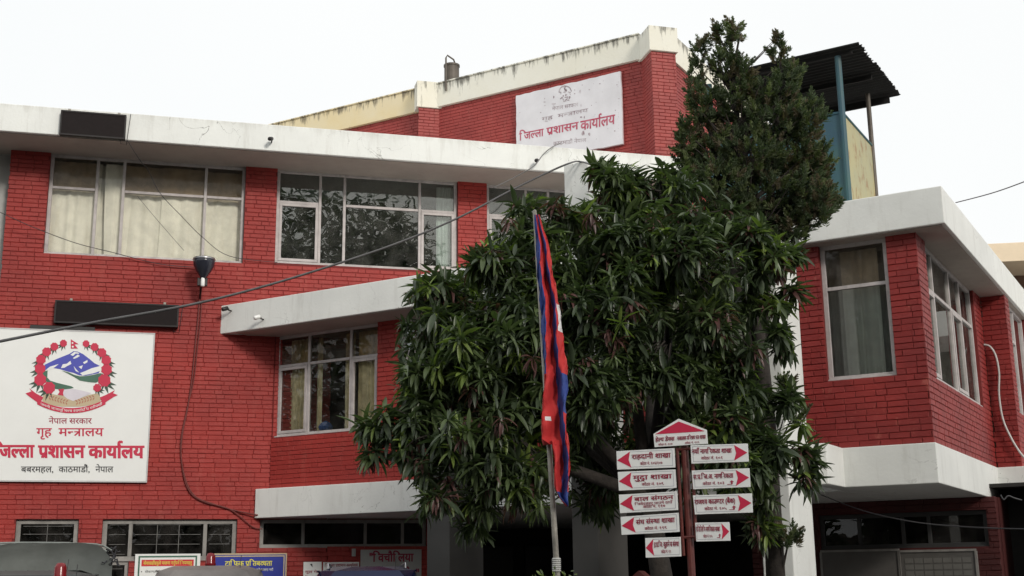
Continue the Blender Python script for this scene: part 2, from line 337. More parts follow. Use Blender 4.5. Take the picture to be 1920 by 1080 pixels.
# ------------------------------------------------------------------ brick walls
def unit_bricks():
    out=[]
    for k in range(6):
        r=random.Random(k); j=lambda s: r.uniform(-s,s)
        cx,cz=.022,.10
        vs=[(0,0,0),(1,0,0),(1,0,1),(0,0,1)]+[(cx+j(.01),1+j(.25),cz+j(.05)),(1-cx+j(.01),1+j(.25),cz+j(.05)),(1-cx+j(.01),1+j(.25),1-cz+j(.05)),(cx+j(.01),1+j(.25),1-cz+j(.05))]
        fs=[(4,5,6,7),(0,1,5,4),(1,2,6,5),(2,3,7,6),(3,0,4,7)]
        out.append((vs,fs))
    return out
UB=unit_bricks(); _ubm={}
def brick_mesh(k,m):
    if (k,m.name) not in _ubm:
        me=bpy.data.meshes.new('brick'); me.from_pydata(UB[k][0],[],UB[k][1]); me.materials.append(m); _ubm[(k,m.name)]=me
    return _ubm[(k,m.name)]
class Masonry:
    def __init__(s,root,m,mj): s.root=root; s.m=m; s.mj=mj; s.b=[]; s.back=MB()
    def wall(s,pl,u0,u1,z0,z1,holes=(),thick=.23,smooth=0.0,ch=.0735,bl=.245,ph=0):
        us=sorted({u0,u1,*[min(max(h[k],u0),u1) for h in holes for k in (0,1)]}); zs=sorted({z0,z1,*[min(max(h[k],z0),z1) for h in holes for k in (2,3)]})
        for a,b in zip(us,us[1:]):
            for c,d in zip(zs,zs[1:]):
                mu,mz=(a+b)/2,(c+d)/2
                if b-a<1e-4 or d-c<1e-4 or any(h[0]<mu<h[1] and h[2]<mz<h[3] for h in holes): continue
                s.back.box(pl,a+(.012 if a==u0 else 0),b-(.012 if b==u1 else 0),-thick,-.011,c,d)
        nrow=int(round((z1-z0)/ch)); ch=(z1-z0)/nrow
        for r in range(nrow):
            za=z0+r*ch; zb=za+ch; x=u0-bl*((r%2)*.5+ph)+random.uniform(-.012,.012); 
            while x<u1:
                L=bl*random.choice((1,1,.98,1.03,.52,.95)) ; a,b=max(x,u0),min(x+L,u1); x+=L
                segs=[(a,b)]
                for h in holes:
                    if h[2]<(za+zb)/2<h[3]:
                        ns=[]
                        for p,q in segs:
                            if q<=h[0] or p>=h[1]: ns.append((p,q))
                            else:
                                if p<h[0]: ns.append((p,h[0]))
                                if q>h[1]: ns.append((h[1],q))
                        segs=ns
                for p,q in segs:
                    if q-p<.035: continue
                    fill=random.random(); c_=pl.P((p+q)/2,0,za); sm=max(0,min(1,smooth+.75*noise.noise(c_*.75)))
                    g1=.0004 if fill<.38+sm*.6 else random.uniform(.002,.0045); g2=.0004 if random.random()<.12+sm*.75 else random.uniform(.0022,.0045)
                    s.b.append((pl,p+g1*(p>u0),q-g1*(q<u1),za+g2+random.uniform(-.0012,.0012),zb-g2*.7+random.uniform(-.0012,.0012),random.uniform(.0075,.0105)))
    def build(s,limit=300):
        obj('wall',s.back,s.mj,s.root)
        sc=[]
        for i,(pl,p,q,a,b,d) in enumerate(s.b):
            c=pl.P((p+q)/2,0,(a+b)/2); x,y=proj(c); dist=(c-CAM).length
            inf=-20<x<1940 and -20<y<1100
            hid=False
            for bx in s.hide if hasattr(s,'hide') else (): 
                if bx[0]<x<bx[2] and bx[1]<y<bx[3]: hid=True
            area=(q-p)*(b-a)*abs(pl.n.dot((CAM-c).normalized()))/dist**2
            sc.append((inf and not hid,area))
        order=sorted(range(len(s.b)),key=lambda i:(-sc[i][0],-sc[i][1]))
        top=set(order[:limit]); rest=MB(); base=Vector(s.root['_b'])
        for i,(pl,p,q,a,b,d) in enumerate(s.b):
            k=i%6; o=pl.P(p,-.0115,a); ax=pl.u*(q-p); ay=pl.n*d; az=Vector((0,0,b-a))
            tilt=random.uniform(-.0012,.0012)
            o=o+pl.n*tilt
            if i in top:
                ob=bpy.data.objects.new('brick',brick_mesh(k,s.m)); COL.objects.link(ob); ob.parent=s.root
                l=o-base; ob.matrix_local=Matrix(((ax.x,ay.x,az.x,l.x),(ax.y,ay.y,az.y,l.y),(ax.z,ay.z,az.z,l.z),(0,0,0,1)))
            else:
                rest.add([o+ax*v[0]+ay*v[1]+az*v[2] for v in UB[k][0]],UB[k][1])
        obj('brickwork',rest,s.m,s.root,kind='stuff')
def curtain(parent,pl,u0,u1,z0,z1,w,m,amp=.03,per=.12,name='curtain',pull=0):
    mb=MB(); n=max(8,int((u1-u0)/per*8)); vs=[]; ph=random.uniform(0,6); rows=7
    for j in range(rows):
        t=j/(rows-1); z=z1+(z0-z1)*t
        for i in range(n+1):
            s=i/n; u=u0+(u1-u0)*s+pull*(t**2)*(s-.5)
            a=amp*(.5+.5*t)*(.7+.3*math.sin(s*9+ph))
            vs.append(pl.P(u,w+a*math.sin((u-u0)/per*2*math.pi+ph+.5*math.sin(s*13+t*1.5)),z))
    fs=[(j*(n+1)+i,j*(n+1)+i+1,(j+1)*(n+1)+i+1,(j+1)*(n+1)+i) for j in range(rows-1) for i in range(n)]
    mb.add(vs,fs); return obj(name,mb,m,parent,smooth=True)
def window(parent,pl,u0,u1,z0,z1,mull=(),trans=None,case=(),rec=.08,fm=FRAME,curt=None,interior=DARK,ft=.055,depth=1.6,gl=None,glt=None,grille=0,label=None,peak=True):
    """part: window (frame), sub-parts: casement, pane, curtain, interior_wall, grille"""
    trans=trans or {}
    f=MB(); fw=ft; w0,w1=-rec-.06,-rec
    f.box(pl,u0,u1,w0,w1,z0,z0+fw); f.box(pl,u0,u1,w0,w1,z1-fw,z1)
    f.box(pl,u0,u0+fw,w0,w1,z0+fw,z1-fw); f.box(pl,u1-fw,u1,w0,w1,z0+fw,z1-fw)
    f.box(pl,u0-.01,u1+.01,w1,w1+.03,z0-.005,z0+.022)
    edges=[u0+fw/2]+[u0+m for m in mull]+[u1-fw/2]
    for m in edges[1:-1]: f.box(pl,m-fw*.42,m+fw*.42,w0,w1-.004,z0+fw,z1-fw)
    for i,zt in trans.items():
        a,b=edges[i]+fw*.5,edges[i+1]-fw*.5; f.box(pl,a,b,w0,w1-.004,zt-fw*.4,zt+fw*.4)
    fr=obj('window',f,fm,parent,bevel=.004,label=label)
    for i in range(len(edges)-1):
        a,b=edges[i]+fw*.42,edges[i+1]-fw*.42
        segs=[(z0+fw,trans[i]-fw*.4,0),(trans[i]+fw*.4,z1-fw,1)] if i in trans else [(z0+fw,z1-fw,0)]
        for (c,d,top) in segs:
            if i in case and not top:
                k=MB(); cw=.05
                k.box(pl,a+.004,b-.004,w1-.03,w1+.008,c+.004,c+cw); k.box(pl,a+.004,b-.004,w1-.03,w1+.008,d-cw,d-.004)
                k.box(pl,a+.004,a+cw,w1-.03,w1+.008,c+cw,d-cw); k.box(pl,b-cw,b-.004,w1-.03,w1+.008,c+cw,d-cw)
                obj('casement',k,fm,fr,bevel=.003); A,B,C,D=a+cw,b-cw,c+cw,d-cw
            else: A,B,C,D=a,b,c,d
            p=MB(); p.box(pl,A-.004,B+.004,w1-.034,w1-.029,C-.004,D+.004); obj('pane',p,(glt if top and glt else (gl or GLASS)),fr)
    if grille:
        gm=MB()
        for i in range(len(edges)-1):
            a,b=edges[i]+fw,edges[i+1]-fw; n=max(1,int((b-a)/.28))
            for q in range(1,n): gm.box(pl,a+(b-a)*q/n-.005,a+(b-a)*q/n+.005,w1-.025,w1-.016,z0+fw,z1-fw)
            zz=z0+fw+.03
            while zz<z1-fw: gm.box(pl,a,b,w1-.024,w1-.015,zz,zz+.008); zz+=grille
        obj('grille',gm,GRILLE,fr)
    if interior is None:
        if curt:
            for c in curt: curtain(fr,pl,*c)
        return fr
    r=MB(); di=-depth
    A,B=u0-.5,u1+.5
    r.box(pl,A,B,di-.05,di,z0-.4,z1+.3); r.box(pl,A-.05,A,di,-.26,z0-.4,z1+.3); r.box(pl,B,B+.05,di,-.26,z0-.4,z1+.3)
    r.box(pl,A,B,di,-.26,z0-.45,z0-.4); r.box(pl,A,B,di,-.26,z1+.3,z1+.35)
    # reveal strips closing the gap between frame and wall depth
    obj('interior_wall',r,interior,fr)
    if curt:
        for c in curt: curtain(fr,pl,*c)
    return fr
# ================================================================== MAIN BLOCK (left)
U_END=13.2
main=thing('office_building','red brick office block with flat white roof edge and long upper windows, left side','building',tuple(MAIN.P(4,0,0)))
mas=Masonry(main,RED,RED_D)
uC,zC=MAIN.hit(15,290)
W1=(.56,3.69,6.785,ZS-.002); W2=(4.22,7.37,6.83,ZS-.002); W3=(7.9,11.0,6.83,ZS-.002)
G1=(MAIN.hit(30,975)[0],MAIN.hit(148,975)[0],1.3,2.585); G2=(MAIN.hit(193,972)[0],MAIN.hit(445,975)[0],1.95,2.585); G2b=(G2[0],G2[0]+.42,.9,1.9501)
GW=(MAIN.hit(488,975)[0],MAIN.hit(800,970)[0],MAIN.hit(488,1028)[1],2.585)
mas.wall(MAIN,-.05,5.2,.0,6.20,[G1,G2,G2b,GW],smooth=.62)
mas.wall(MAIN,5.2,U_END,5.4,6.20,[],smooth=.1)
mas.wall(MAIN,5.2,7.5,.0,2.598,[GW],smooth=.85)
mas.wall(MAIN,-.05,U_END,6.20,ZS-.002,[W1,W2,W3],smooth=.1)
mas.hide=[(0,620,282,902),(700,560,1500,1080),(520,560,1500,960)]
mas.build()
# rest of the block's body behind
b=MB(); b.box(MAIN,-6,.0,-.55,-.3,0,ZS-.003); obj('side_wall',b,GREYP,main)
b=MB(); b.box(MAIN,-.1,U_END,-8,-7.8,0,ZS-.003); b.box(MAIN,-.0,.2,-7.8,-.25,0,ZS-.003); b.box(MAIN,U_END-.2,U_END,-7.8,-.25,0,ZS-.003); obj('back_wall',b,GREYP,main)
pts=[]
sfa=MB(); sfa.box(MAIN,-6,11.6,-8.3,.86,ZS,8.955); obj('roof_slab',sfa,WHITE,main,bevel=.012)
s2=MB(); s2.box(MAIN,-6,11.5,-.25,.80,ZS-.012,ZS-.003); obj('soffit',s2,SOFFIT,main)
ml=(.74,1.16,2.48)
fr1=window(main,MAIN,*W1,mull=ml,trans={0:7.93,2:7.93,3:7.93},case=(),fm=FRAME,glt=GLASS_D,gl=glassmat('clear_glass',tint=(.95,.95,.93),dirt=.03,ior=1.28),
  curt=[(W1[0]+.03,W1[0]+.80,6.84,8.42,-.22,CURT_C,.022,.17),(W1[0]+.86,W1[0]+1.30,6.84,8.42,-.19,CURT_C,.02,.19,'curtain',-.10),(W1[0]+.74,W1[0]+1.2,6.84,8.42,-.30,CURT_C,.015,.14),(W1[0]+1.16,W1[0]+1.80,6.84,8.42,-.22,CURT_C,.026,.21),(W1[0]+1.78,W1[0]+2.52,6.84,8.42,-.18,CURT_C,.026,.25,'curtain',.05),(W1[0]+2.40,W1[0]+3.12,6.84,8.42,-.24,CURT_C,.02,.23)],
  label='long window hung with full cream curtains')
window(main,MAIN,*W2,mull=ml,trans={0:7.93,2:7.93,3:7.93},case=(0,3),curt=[(W2[0]+2.80,W2[0]+3.1,6.88,8.42,-.20,CURT_W,.022,.07)],label='long window reflecting trees with one pale curtain at its right')
window(main,MAIN,*W3,mull=ml,trans={0:7.93,2:7.93,3:7.93},case=(0,3))
window(main,MAIN,*G1,mull=(),rec=.06,fm=FRAME_G,gl=GLASS_G,grille=.12,ft=.07,depth=1.0)
window(main,MAIN,*G2,mull=(.42,1.55),rec=.06,fm=FRAME_G,gl=GLASS_G,grille=.15,ft=.07,depth=1.0)
window(main,MAIN,*G2b,mull=(),rec=.06,fm=FRAME_G,gl=GLASS_G,grille=.12,ft=.06,depth=1.0)
# ================================================================== ENTRANCE BLOCK (middle)
ent=thing('entrance_block','middle red brick block with white canopy slabs, standing behind the mango tree','building',tuple(PO.P(3,0,0)))
mas=Masonry(ent,RED,RED_D)
P1=(.03,2.13,3.89,ZP-.002); P2=(2.55,4.7,3.89,ZP-.002); P3=(5.1,7.2,3.89,ZP-.002)
mas.wall(PO,.02,9.1,ZB1+.002,ZP-.002,[P1,P2,P3],smooth=.45)
GP=MAIN
mas.hide=[(745,500,1500,1080)]
mas.build()
b=MB(); b.box(PO,-.62,9.3,-6,.6,ZP,6.05); obj('canopy_slab',b,WHITE2,ent,bevel=.012)
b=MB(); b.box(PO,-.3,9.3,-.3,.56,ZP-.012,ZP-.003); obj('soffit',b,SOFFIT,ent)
b=MB(); b.box(PO,-.12,9.3,-9,.17,ZB0,ZB1); obj('white_band',b,WHITE2,ent,bevel=.01)
window(ent,PO,*P1,gl=glassmat('thin_clear_glass',tint=(.92,.92,.9),dirt=.03,ior=1.3,mult=.9),mull=(.67,1.52),trans={0:5.06,1:5.06,2:5.06},case=(0,2),interior=DARKR,glt=GLASS_D,
  curt=[(.22,.62,3.95,5.5,-.22,CURT_Y,.035,.085),(.72,.84,3.95,5.5,-.28,CURT_Y,.03,.07),(1.34,1.54,3.95,5.5,-.22,CURT_Y,.03,.07),(1.62,2.10,3.95,5.5,-.22,CURT_Y,.035,.09)],label='three-light window with drawn yellow curtains')
bg_=PO.P(.95,-.24,3.96); m=MB(); m.lathe(bg_,[(.02,0),(.10,.01),(.12,.06),(.08,.12),(.03,.15),(.01,.16)],10); tag(obj('cloth_bag',m,mat('blue_bag_cloth',(.05,.12,.35),.8)),'small crumpled blue bag on the inside sill of the yellow-curtained window','bag')
window(ent,PO,*P2,mull=(.7,1.5),trans={0:5.06,1:5.06,2:5.06},case=(0,2))
window(ent,PO,*P3,mull=(.7,1.5),trans={0:5.06,1:5.06,2:5.06},case=(0,2))
window(main,GP,*GW,mull=(MAIN.hit(569,1000)[0]-GW[0],MAIN.hit(686,1000)[0]-GW[0],MAIN.hit(756,1000)[0]-GW[0]),rec=.06,fm=FRAME_G,gl=GLASS_G,ft=.06,depth=1.0)
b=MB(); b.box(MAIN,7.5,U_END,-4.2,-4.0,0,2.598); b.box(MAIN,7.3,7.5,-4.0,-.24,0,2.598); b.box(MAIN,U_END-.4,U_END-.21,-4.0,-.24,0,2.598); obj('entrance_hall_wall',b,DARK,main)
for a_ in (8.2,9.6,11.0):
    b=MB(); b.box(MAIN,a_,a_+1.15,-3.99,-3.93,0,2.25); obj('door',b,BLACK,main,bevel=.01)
FIN_SHADE=mat('fin_shade_paint',(.075,.072,.068),.8,var=.12,vscale=1.5)  # heavy porch shade on the lower fins is put into this colour
# fins
fins=[]
F0=WB.shift(w=1.5)
for u1,zt,lab in ((-5.60,3.9,'fin column between posters and mango tree, porch shade put into its lower colour'),(-3.555,6.65,'tall white fin column rising through the mango tree, cable tied to its top'),(-1.262,ZP-.003,'tall white fin column at the left edge of the right-hand wing')):
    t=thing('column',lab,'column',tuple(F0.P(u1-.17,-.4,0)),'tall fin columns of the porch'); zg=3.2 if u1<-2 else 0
    if zg: m=MB(); m.box(F0,u1-.34,u1,-.80,0,0,zg); obj('lower_shaft',m,FIN_SHADE,t,bevel=.012,label='lower shaft with porch shade put into its colour')
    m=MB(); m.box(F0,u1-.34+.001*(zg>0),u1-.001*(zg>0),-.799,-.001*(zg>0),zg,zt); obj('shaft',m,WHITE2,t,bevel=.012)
# beam from third fin back to the wing band
# ================================================================== RIGHT WING
wing=thing('corner_wing','right-hand red brick wing with overhanging white roof and white band below its windows','building',tuple(WB.P(-.5,-1,0)))
mas=Masonry(wing,REDW,RED_D)
WW=WB.shift(u=-.03,w=-.09)
V1=(-1.18,-.36,3.88,ZP-.003)
mas.wall(WW,-1.60,0,ZB1+.002,ZP-.003,[V1],smooth=.15)
SW=Plane(WW.P(0,0,0),30)
V2=(.5,3.62,3.87,ZP-.003)
mas.wall(SW,0,4.18,ZB1+.002,ZP-.003,[V2],smooth=.1)
W2P=Plane(SW.P(4.18,0,0),120)
mas.wall(W2P,0,.34,ZB1+.002,ZP-.003,[],smooth=.1)
SW2=Plane(W2P.P(.34,0,0),30)
V3=(.35,2.1,3.87,ZP-.003); 
mas.wall(SW2,0,5.2,ZB1+.002,ZP-.003,[V3],smooth=.1)
W3P=Plane(SW2.P(2.15,0,0),120)
mas.wall(W3P,.0,.30,ZB1+.002,ZP-.003,[],smooth=.1)
W3S=Plane(W3P.P(.30,0,0),30)
mas.wall(W3S,0,.3,ZB1+.002,ZP-.003,[],smooth=.1)
mas.build()
b=MB(); b.box(WB,-1.72,.345,-9,.095,ZP,6.03); obj('roof_slab',b,WHITE2,wing,bevel=.012)
b=MB(); b.box(WB,.346,2.6,-16,-7.2,ZP+.001,6.02); obj('roof_slab',b,WHITE2,wing,bevel=.012)
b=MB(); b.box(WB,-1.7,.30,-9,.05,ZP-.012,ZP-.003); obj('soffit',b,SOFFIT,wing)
b=MB(); b.box(WB,-1.27,.0,-4.09,0,ZB0,ZB1); b.box(WB,-1.262,-1.06,0,.695,ZB0,ZB1); b.box(WB,-1.2,4.2,-9,-4.09,ZB0,ZB1-.002); obj('white_band',b,WHITE2,wing,bevel=.01)
b=MB(); b.box(WB,-3.4,-3.2,-9,-.2,ZB1,ZP-.003); b.box(WB,-3.2,1.5,-9,-8.8,ZB1,ZP-.003); b.box(WB,-3.2,-1.64,-.4,-.25,ZB1,ZP-.003); obj('inner_wall',b,mat('interior_wall_paint',(.16,.17,.13),.9),wing)
GPL=mat('wing_underside_plaster',(.40,.39,.36),.85,var=.1)
window(wing,WW,*V1,interior=None,mull=(),trans={0:5.02},rec=.07,curt=[(-.98,-.52,3.95,5.5,-.22,CURT_W,.035,.10),(-1.30,-.30,3.95,5.5,-.38,CURT_G,.02,.10)],glt=GLASS_D,gl=GLASS_C)
window(wing,SW,*V2,interior=None,mull=(.55,1.6,2.3),trans={0:5.02,1:5.02,2:5.02,3:5.02},case=(0,2),rec=.05,gl=GLASS_C,curt=[(.6,1.05,3.95,5.5,-.2,CURT_W,.03,.12),(1.15,3.5,3.95,5.5,-.25,CURT_W,.03,.16)])
window(wing,SW2,*V3,interior=None,mull=(.85,),trans={0:5.02},rec=.07)
WG=WB.shift(w=-3)
b2=thing('ground_floor_wall','red ground-floor wall under the right-hand wing, its shade put into the paint','wall',tuple(WG.P(-.5,0,0)))
RED_SHADE=mat('shaded_red_paint',(.07,.008,.007),.6,var=.2,vscale=1.5,bump=.4)  # darker copy of the red: shade under the wing is painted in
mas=Masonry(b2,RED_SHADE,mat('shaded_red_joint',(.07,.008,.007),.8)); GW2=(-2.3,-.03,1.95,2.43)
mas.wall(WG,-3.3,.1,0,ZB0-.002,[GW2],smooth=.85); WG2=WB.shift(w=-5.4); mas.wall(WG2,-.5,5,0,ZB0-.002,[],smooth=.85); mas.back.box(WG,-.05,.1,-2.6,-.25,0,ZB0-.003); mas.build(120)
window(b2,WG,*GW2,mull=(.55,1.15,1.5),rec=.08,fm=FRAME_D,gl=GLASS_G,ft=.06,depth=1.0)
# notice boards under it
for (xa,xb,lab,grid) in ((1542,1684,'plain grey notice board under the right-hand wing, left of the pair',0),(1688,1828,'grey notice board with a grid of printed slips, right of the pair under the wing',1)):
    ua,za=WG.hit(xa,1036); ub,zb=WG.hit(xb,1034)
    t=thing('notice_board',lab,'notice board',tuple(WG.P(ua,0,za-1)),'notice boards under the wing')
    m=MB(); m.box(WG,ua,ub,.005,.03,za-1.0,za); obj('board_panel',m,mat('board_grey%d'%grid,(.115,.108,.10),.6,var=.08,vscale=8),t)
    m=MB()
    for q in ((ua-.02,ub+.02,za,za+.03),(ua-.02,ub+.02,za-1.03,za-1.0),(ua-.03,ua,za-1.0,za),(ub,ub+.03,za-1.0,za)): m.box(WG,q[0],q[1],.002,.045,q[2],q[3])
    obj('board_frame',m,FRAME_G,t)
    if grid:
        for r in range(5):
            for c in range(7):
                m=MB(); x=ua+.06+(ub-ua-.1)*c/7; z=za-.08-.085*r; m.box(WG,x,x+(ub-ua-.1)/7-.012,.031,.034,z-.065,z); obj('paper_slip',m,mat('paper_slip',(.17,.165,.15),.8,var=.1) if (r+c)==0 else bpy.data.materials['paper_slip'],t)
# ================================================================== REAR BLOCK
rear=thing('rear_block','tall rear brick block with stained cream parapet rising behind the main roof','building',tuple(REAR.P(-2,-1,0)))
mas=Masonry(rear,REDR,RED_D)
PZ=11.985; PT=12.53
mas.wall(REAR,-7.5,2.60,8.6,PZ-.002,[],smooth=.1)
P75a=Plane(REAR.P(-2.42,0,0),75)      # left pilaster front face ends at this point
mas.wall(P75a,-.48,0,8.6,PZ-.03,[],smooth=.1,thick=.02)
P165=Plane(REAR.P(2.56,0,0),165)      # left face of right pilaster; goes towards the camera
mas.wall(P165,0,.54,8.6,PZ-.03,[],smooth=.1,thick=.02)
P75b=Plane(P165.P(.55,0,0),75)
mas.wall(P75b,0,.53,8.6,PZ-.03,[],smooth=.1,thick=.25)
RS=Plane(P75b.P(.53,-.3,0),30)
mas.wall(RS,0,9,8.6,PZ-.04,[],smooth=.1)
mas.build()
b=MB(); b.box(REAR,-2.9,2.56,-.25,.07,PZ,PT); b.box(REAR,-2.9,2.56,-.28,.10,PT,PT+.03); obj('parapet',b,CREAM,rear,bevel=.008)
b=MB(); b.box(REAR,-9,-2.901,-.25,.07,PZ,PT); b.box(REAR,-9,-2.901,-.28,.10,PT,PT+.03); obj('parapet',b,mat('yellowed_cream_paint',(.72,.60,.36),.8,col2=(.74,.66,.48),vscale=.9,bump=.3,bscale=25,streak=.85,streakcol=(.12,.10,.07),streak_lo=.62,streak_hi=.74,topz=(12.2,12.53)),rear,bevel=.008,label='yellowed and streaked left part of the parapet')
b=MB(); b.box(P75a,-.52,.05,-.3,.04,PZ-.03,PT+.05); obj('parapet_post',b,CREAM,rear,bevel=.008)
b=MB(); b.box(P75b,-.05,.57,-.6,.05,PZ-.03,PT-.04); obj('parapet_post',b,CREAM,rear,bevel=.008)
b=MB(); b.box(RS,0,9,-.25,.05,PZ-.04,PT+.02); obj('parapet',b,CREAM,rear,bevel=.008)
b=MB(); b.box(REAR,-9,2.6,-8,-7.8,8,PZ); b.box(REAR,-9,2.6,-7.9,-.26,PZ-.1,PZ-.0); obj('roof_deck',b,GREYP,rear)
# drum with pipe on parapet
c=at_depth(847,150,26.2); c.z=12.0
t=thing('roof_drum','small dark metal drum with a bent pipe behind the rear parapet','drum',tuple(c))
m=MB(); m.lathe(c,[(.16,0),(.17,.0),(.17,.95),(.185,.96),(.185,1.0),(.15,1.0)],20); obj('drum',m,DRUM,t,smooth=False)
m=MB(); q=c+Vector((-.12,-.14,0)); m.tube([q+Vector((0,-.06,.3)),q+Vector((0,-.06,1.10)),q+Vector((.03,-.06,1.16)),q+Vector((.17,0,1.08)),q+Vector((.2,.05,1.0))],.02,8); obj('pipe',m,DRUM,t)
# ================================================================== big sign on main wall
def S(zx,zy,w): u,z=MAIN.hit(zx/3.723,620+zy/3.723); return MAIN.P(u,w,z)
sg=thing('sign_board','large white sign board with state emblem and red Nepali lettering on the left brick wall','sign',tuple(MAIN.P(1.1,0,3.17)))
m=MB(); m.box(MAIN,-.13,2.335,.014,.045,3.172,5.52); obj('board_panel',m,SIGNW,sg,bevel=.004)
m=MB()
for q in ((-.15,2.355,3.15,3.172),(-.15,2.355,5.52,5.54),(-.15,-.13,3.172,5.52),(2.335,2.355,3.172,5.52)): m.box(MAIN,q[0],q[1],.010,.05,q[2],q[3])
obj('board_frame',m,mat('sign_edge',(.55,.54,.54),.5),sg)
EM=MB(); EMATS=[CRIM,BLUEP,GREENP,DGREENP,TANP,WHEATP,LAVP,SIGNW,CRIMD]
def epoly(pts,mi,w): EM.add([S(x,y,w) for x,y in pts],[tuple(range(len(pts)))],mi)
def eblob(cx,cy,r,mi,w,n=16,j=.10,sd=0,sy=1):
    R=random.Random(sd); epoly([(cx+r*(1+(j if k%2 else -j)*R.uniform(.4,1))*math.cos(2*math.pi*k/n),cy+sy*r*(1+(j if k%2 else -j)*R.uniform(.4,1))*math.sin(2*math.pi*k/n)) for k in range(n)],mi,w)
def eleaf(x,y,a,L,wd,mi,w):
    dx,dy=math.cos(a),math.sin(a); epoly([(x,y),(x+dx*L*.45-dy*wd,y+dy*L*.45+dx*wd),(x+dx*L,y+dy*L),(x+dx*L*.45+dy*wd,y+dy*L*.45-dx*wd)],mi,w)
epoly([(316,240),(395,202),(450,180),(485,166),(515,147),(545,150),(580,166),(625,200),(660,230),(712,256),(690,300),(640,310),(600,318),(555,315),(515,298),(470,288),(420,272),(370,264),(318,280),(300,262)],1,.047)
for q in ([(427,265),(440,238),(468,234),(493,214),(500,236),(468,252),(452,262)],[(580,225),(612,208),(612,224),(590,236)],[(550,255),(580,245),(570,272)],[(492,172),(520,152),(548,156),(556,166),(530,163),(512,180)],[(510,196),(545,170),(560,180),(540,192),(520,200)],[(515,250),(535,275),(555,296),(530,285)],[(560,300),(600,284),(640,266),(700,250),(722,246),(700,285),(650,302),(600,312),(578,316)],[(322,278),(350,255),(412,236),(380,262),(340,280)]): epoly(q,7,.049)
epoly([(297,290),(335,282),(332,330),(352,352),(400,367),(440,377),(500,391),(517,402),(480,412),(430,414),(388,410),(348,378),(318,352),(298,330)],2,.049)
epoly([(432,282),(480,294),(520,312),(560,322),(600,320),(650,312),(700,300),(722,305),(712,345),(672,366),(620,362),(560,352),(520,327),(478,304)],2,.050)
epoly([(440,415),(500,408),(560,418),(640,438),(602,457),(545,482),(512,494),(470,477),(440,452)],6,.0495)
epoly([(303,456),(338,440),(400,452),(445,458),(480,474),(520,484),(560,474),(620,452),(680,440),(706,470),(702,503),(640,522),(560,533),(440,533),(360,522),(298,498)],4,.049)
for i in range(7):
    t=i/6; x=345+t*115; y=468+t*34
    eleaf(x,y,-.7,26,5,5,.051); eleaf(x,y,1.1,24,5,5,.051)
    x=660-t*115; eleaf(x,y,math.pi+.7,26,5,5,.051); eleaf(x,y,math.pi-1.1,24,5,5,.051)
def arc(t): # ribbon centre line
    x=262+t*476; y=500+62*(1-((t-.5)*2)**2); return x,y
n=20; top=[arc(i/n) for i in range(n+1)]
for i in range(n):
    a,b_=top[i],top[i+1]; epoly([(a[0],a[1]-19),(b_[0],b_[1]-19),(b_[0],b_[1]+17),(a[0],a[1]+17)],0,.051)
epoly([(262,478),(290,462),(300,480),(286,500),(262,515)],8,.050); epoly([(738,478),(712,462),(700,480),(714,500),(738,515)],8,.050)
epoly([(180,441),(222,427),(206,405),(255,442),(305,468),(288,500),(262,503),(205,462)],0,.0505); epoly([(824,452),(790,440),(804,418),(752,446),(698,470),(714,500),(738,503),(795,466)],0,.0505)
fl=[(445,92,25),(382,115,28),(328,152,32),(288,206,34),(282,268,38),(283,346,42),(345,402,42)]; fr_=[(602,95,24),(662,118,28),(712,158,32),(743,210,34),(745,275,38),(730,350,44),(680,402,28)]
for k,(x,y,r) in enumerate(fl+fr_):
    sgn=-1 if k<7 else 1
    for a in ((2.5,1.9,2.9) if sgn<0 else (.64,1.24,.24)): eleaf(x,y+r*.3,a,r*2.0,r*.26,3,.049)
    eleaf(x,y+r*.2,1.57+sgn*.3,r*1.7,r*.2,3,.049)
    eblob(x,y,r,0,.0515,sd=k)
epoly([(408,412),(450,408),(442,440),(446,458),(404,450),(418,430)],0,.051)
epoly([(496,64),(550,98),(522,100),(546,129),(496,129)],0,.049); eblob(508,90,6,7,.051); eblob(510,116,7,7,.051)
# motto along the ribbon
V,T,w=layout('जननी जन~मभूिमश~च स~वगा`दिप गरीयसी',.012)
vs=[]
for x,y in V:
    t=.05+.90*x/w; ax,ay=arc(t); vs.append(S(ax,ay+9-y*25,.0535))
EM.add(vs,T,7)
obj('emblem',EM,EMATS,sg)
L=MB()
Sw=lambda x,y:S(x,y,.048)
text(L,'नेपाल सरकार',Sw,343,640,651,615,.012,1)
text(L,'गृह',Sw,258,360,738,684,.016); text(L,'मन~त^ालय',Sw,412,720,738,684,.016)
text(L,'िजल~ला',Sw,-58,236,886,803,.042); text(L,'प^शासन',Sw,272,588,888,806,.042); text(L,'काया`लय',Sw,622,1000,890,808,.042)
text(L,'बबरमहल,',Sw,150,375,990,951,.012,2); text(L,'काठमाडौं,',Sw,412,628,990,951,.012,2); text(L,'नेपाल',Sw,668,790,990,951,.012,2)
obj('lettering',L,[CRIM,CRIMD,PRINTK],sg)
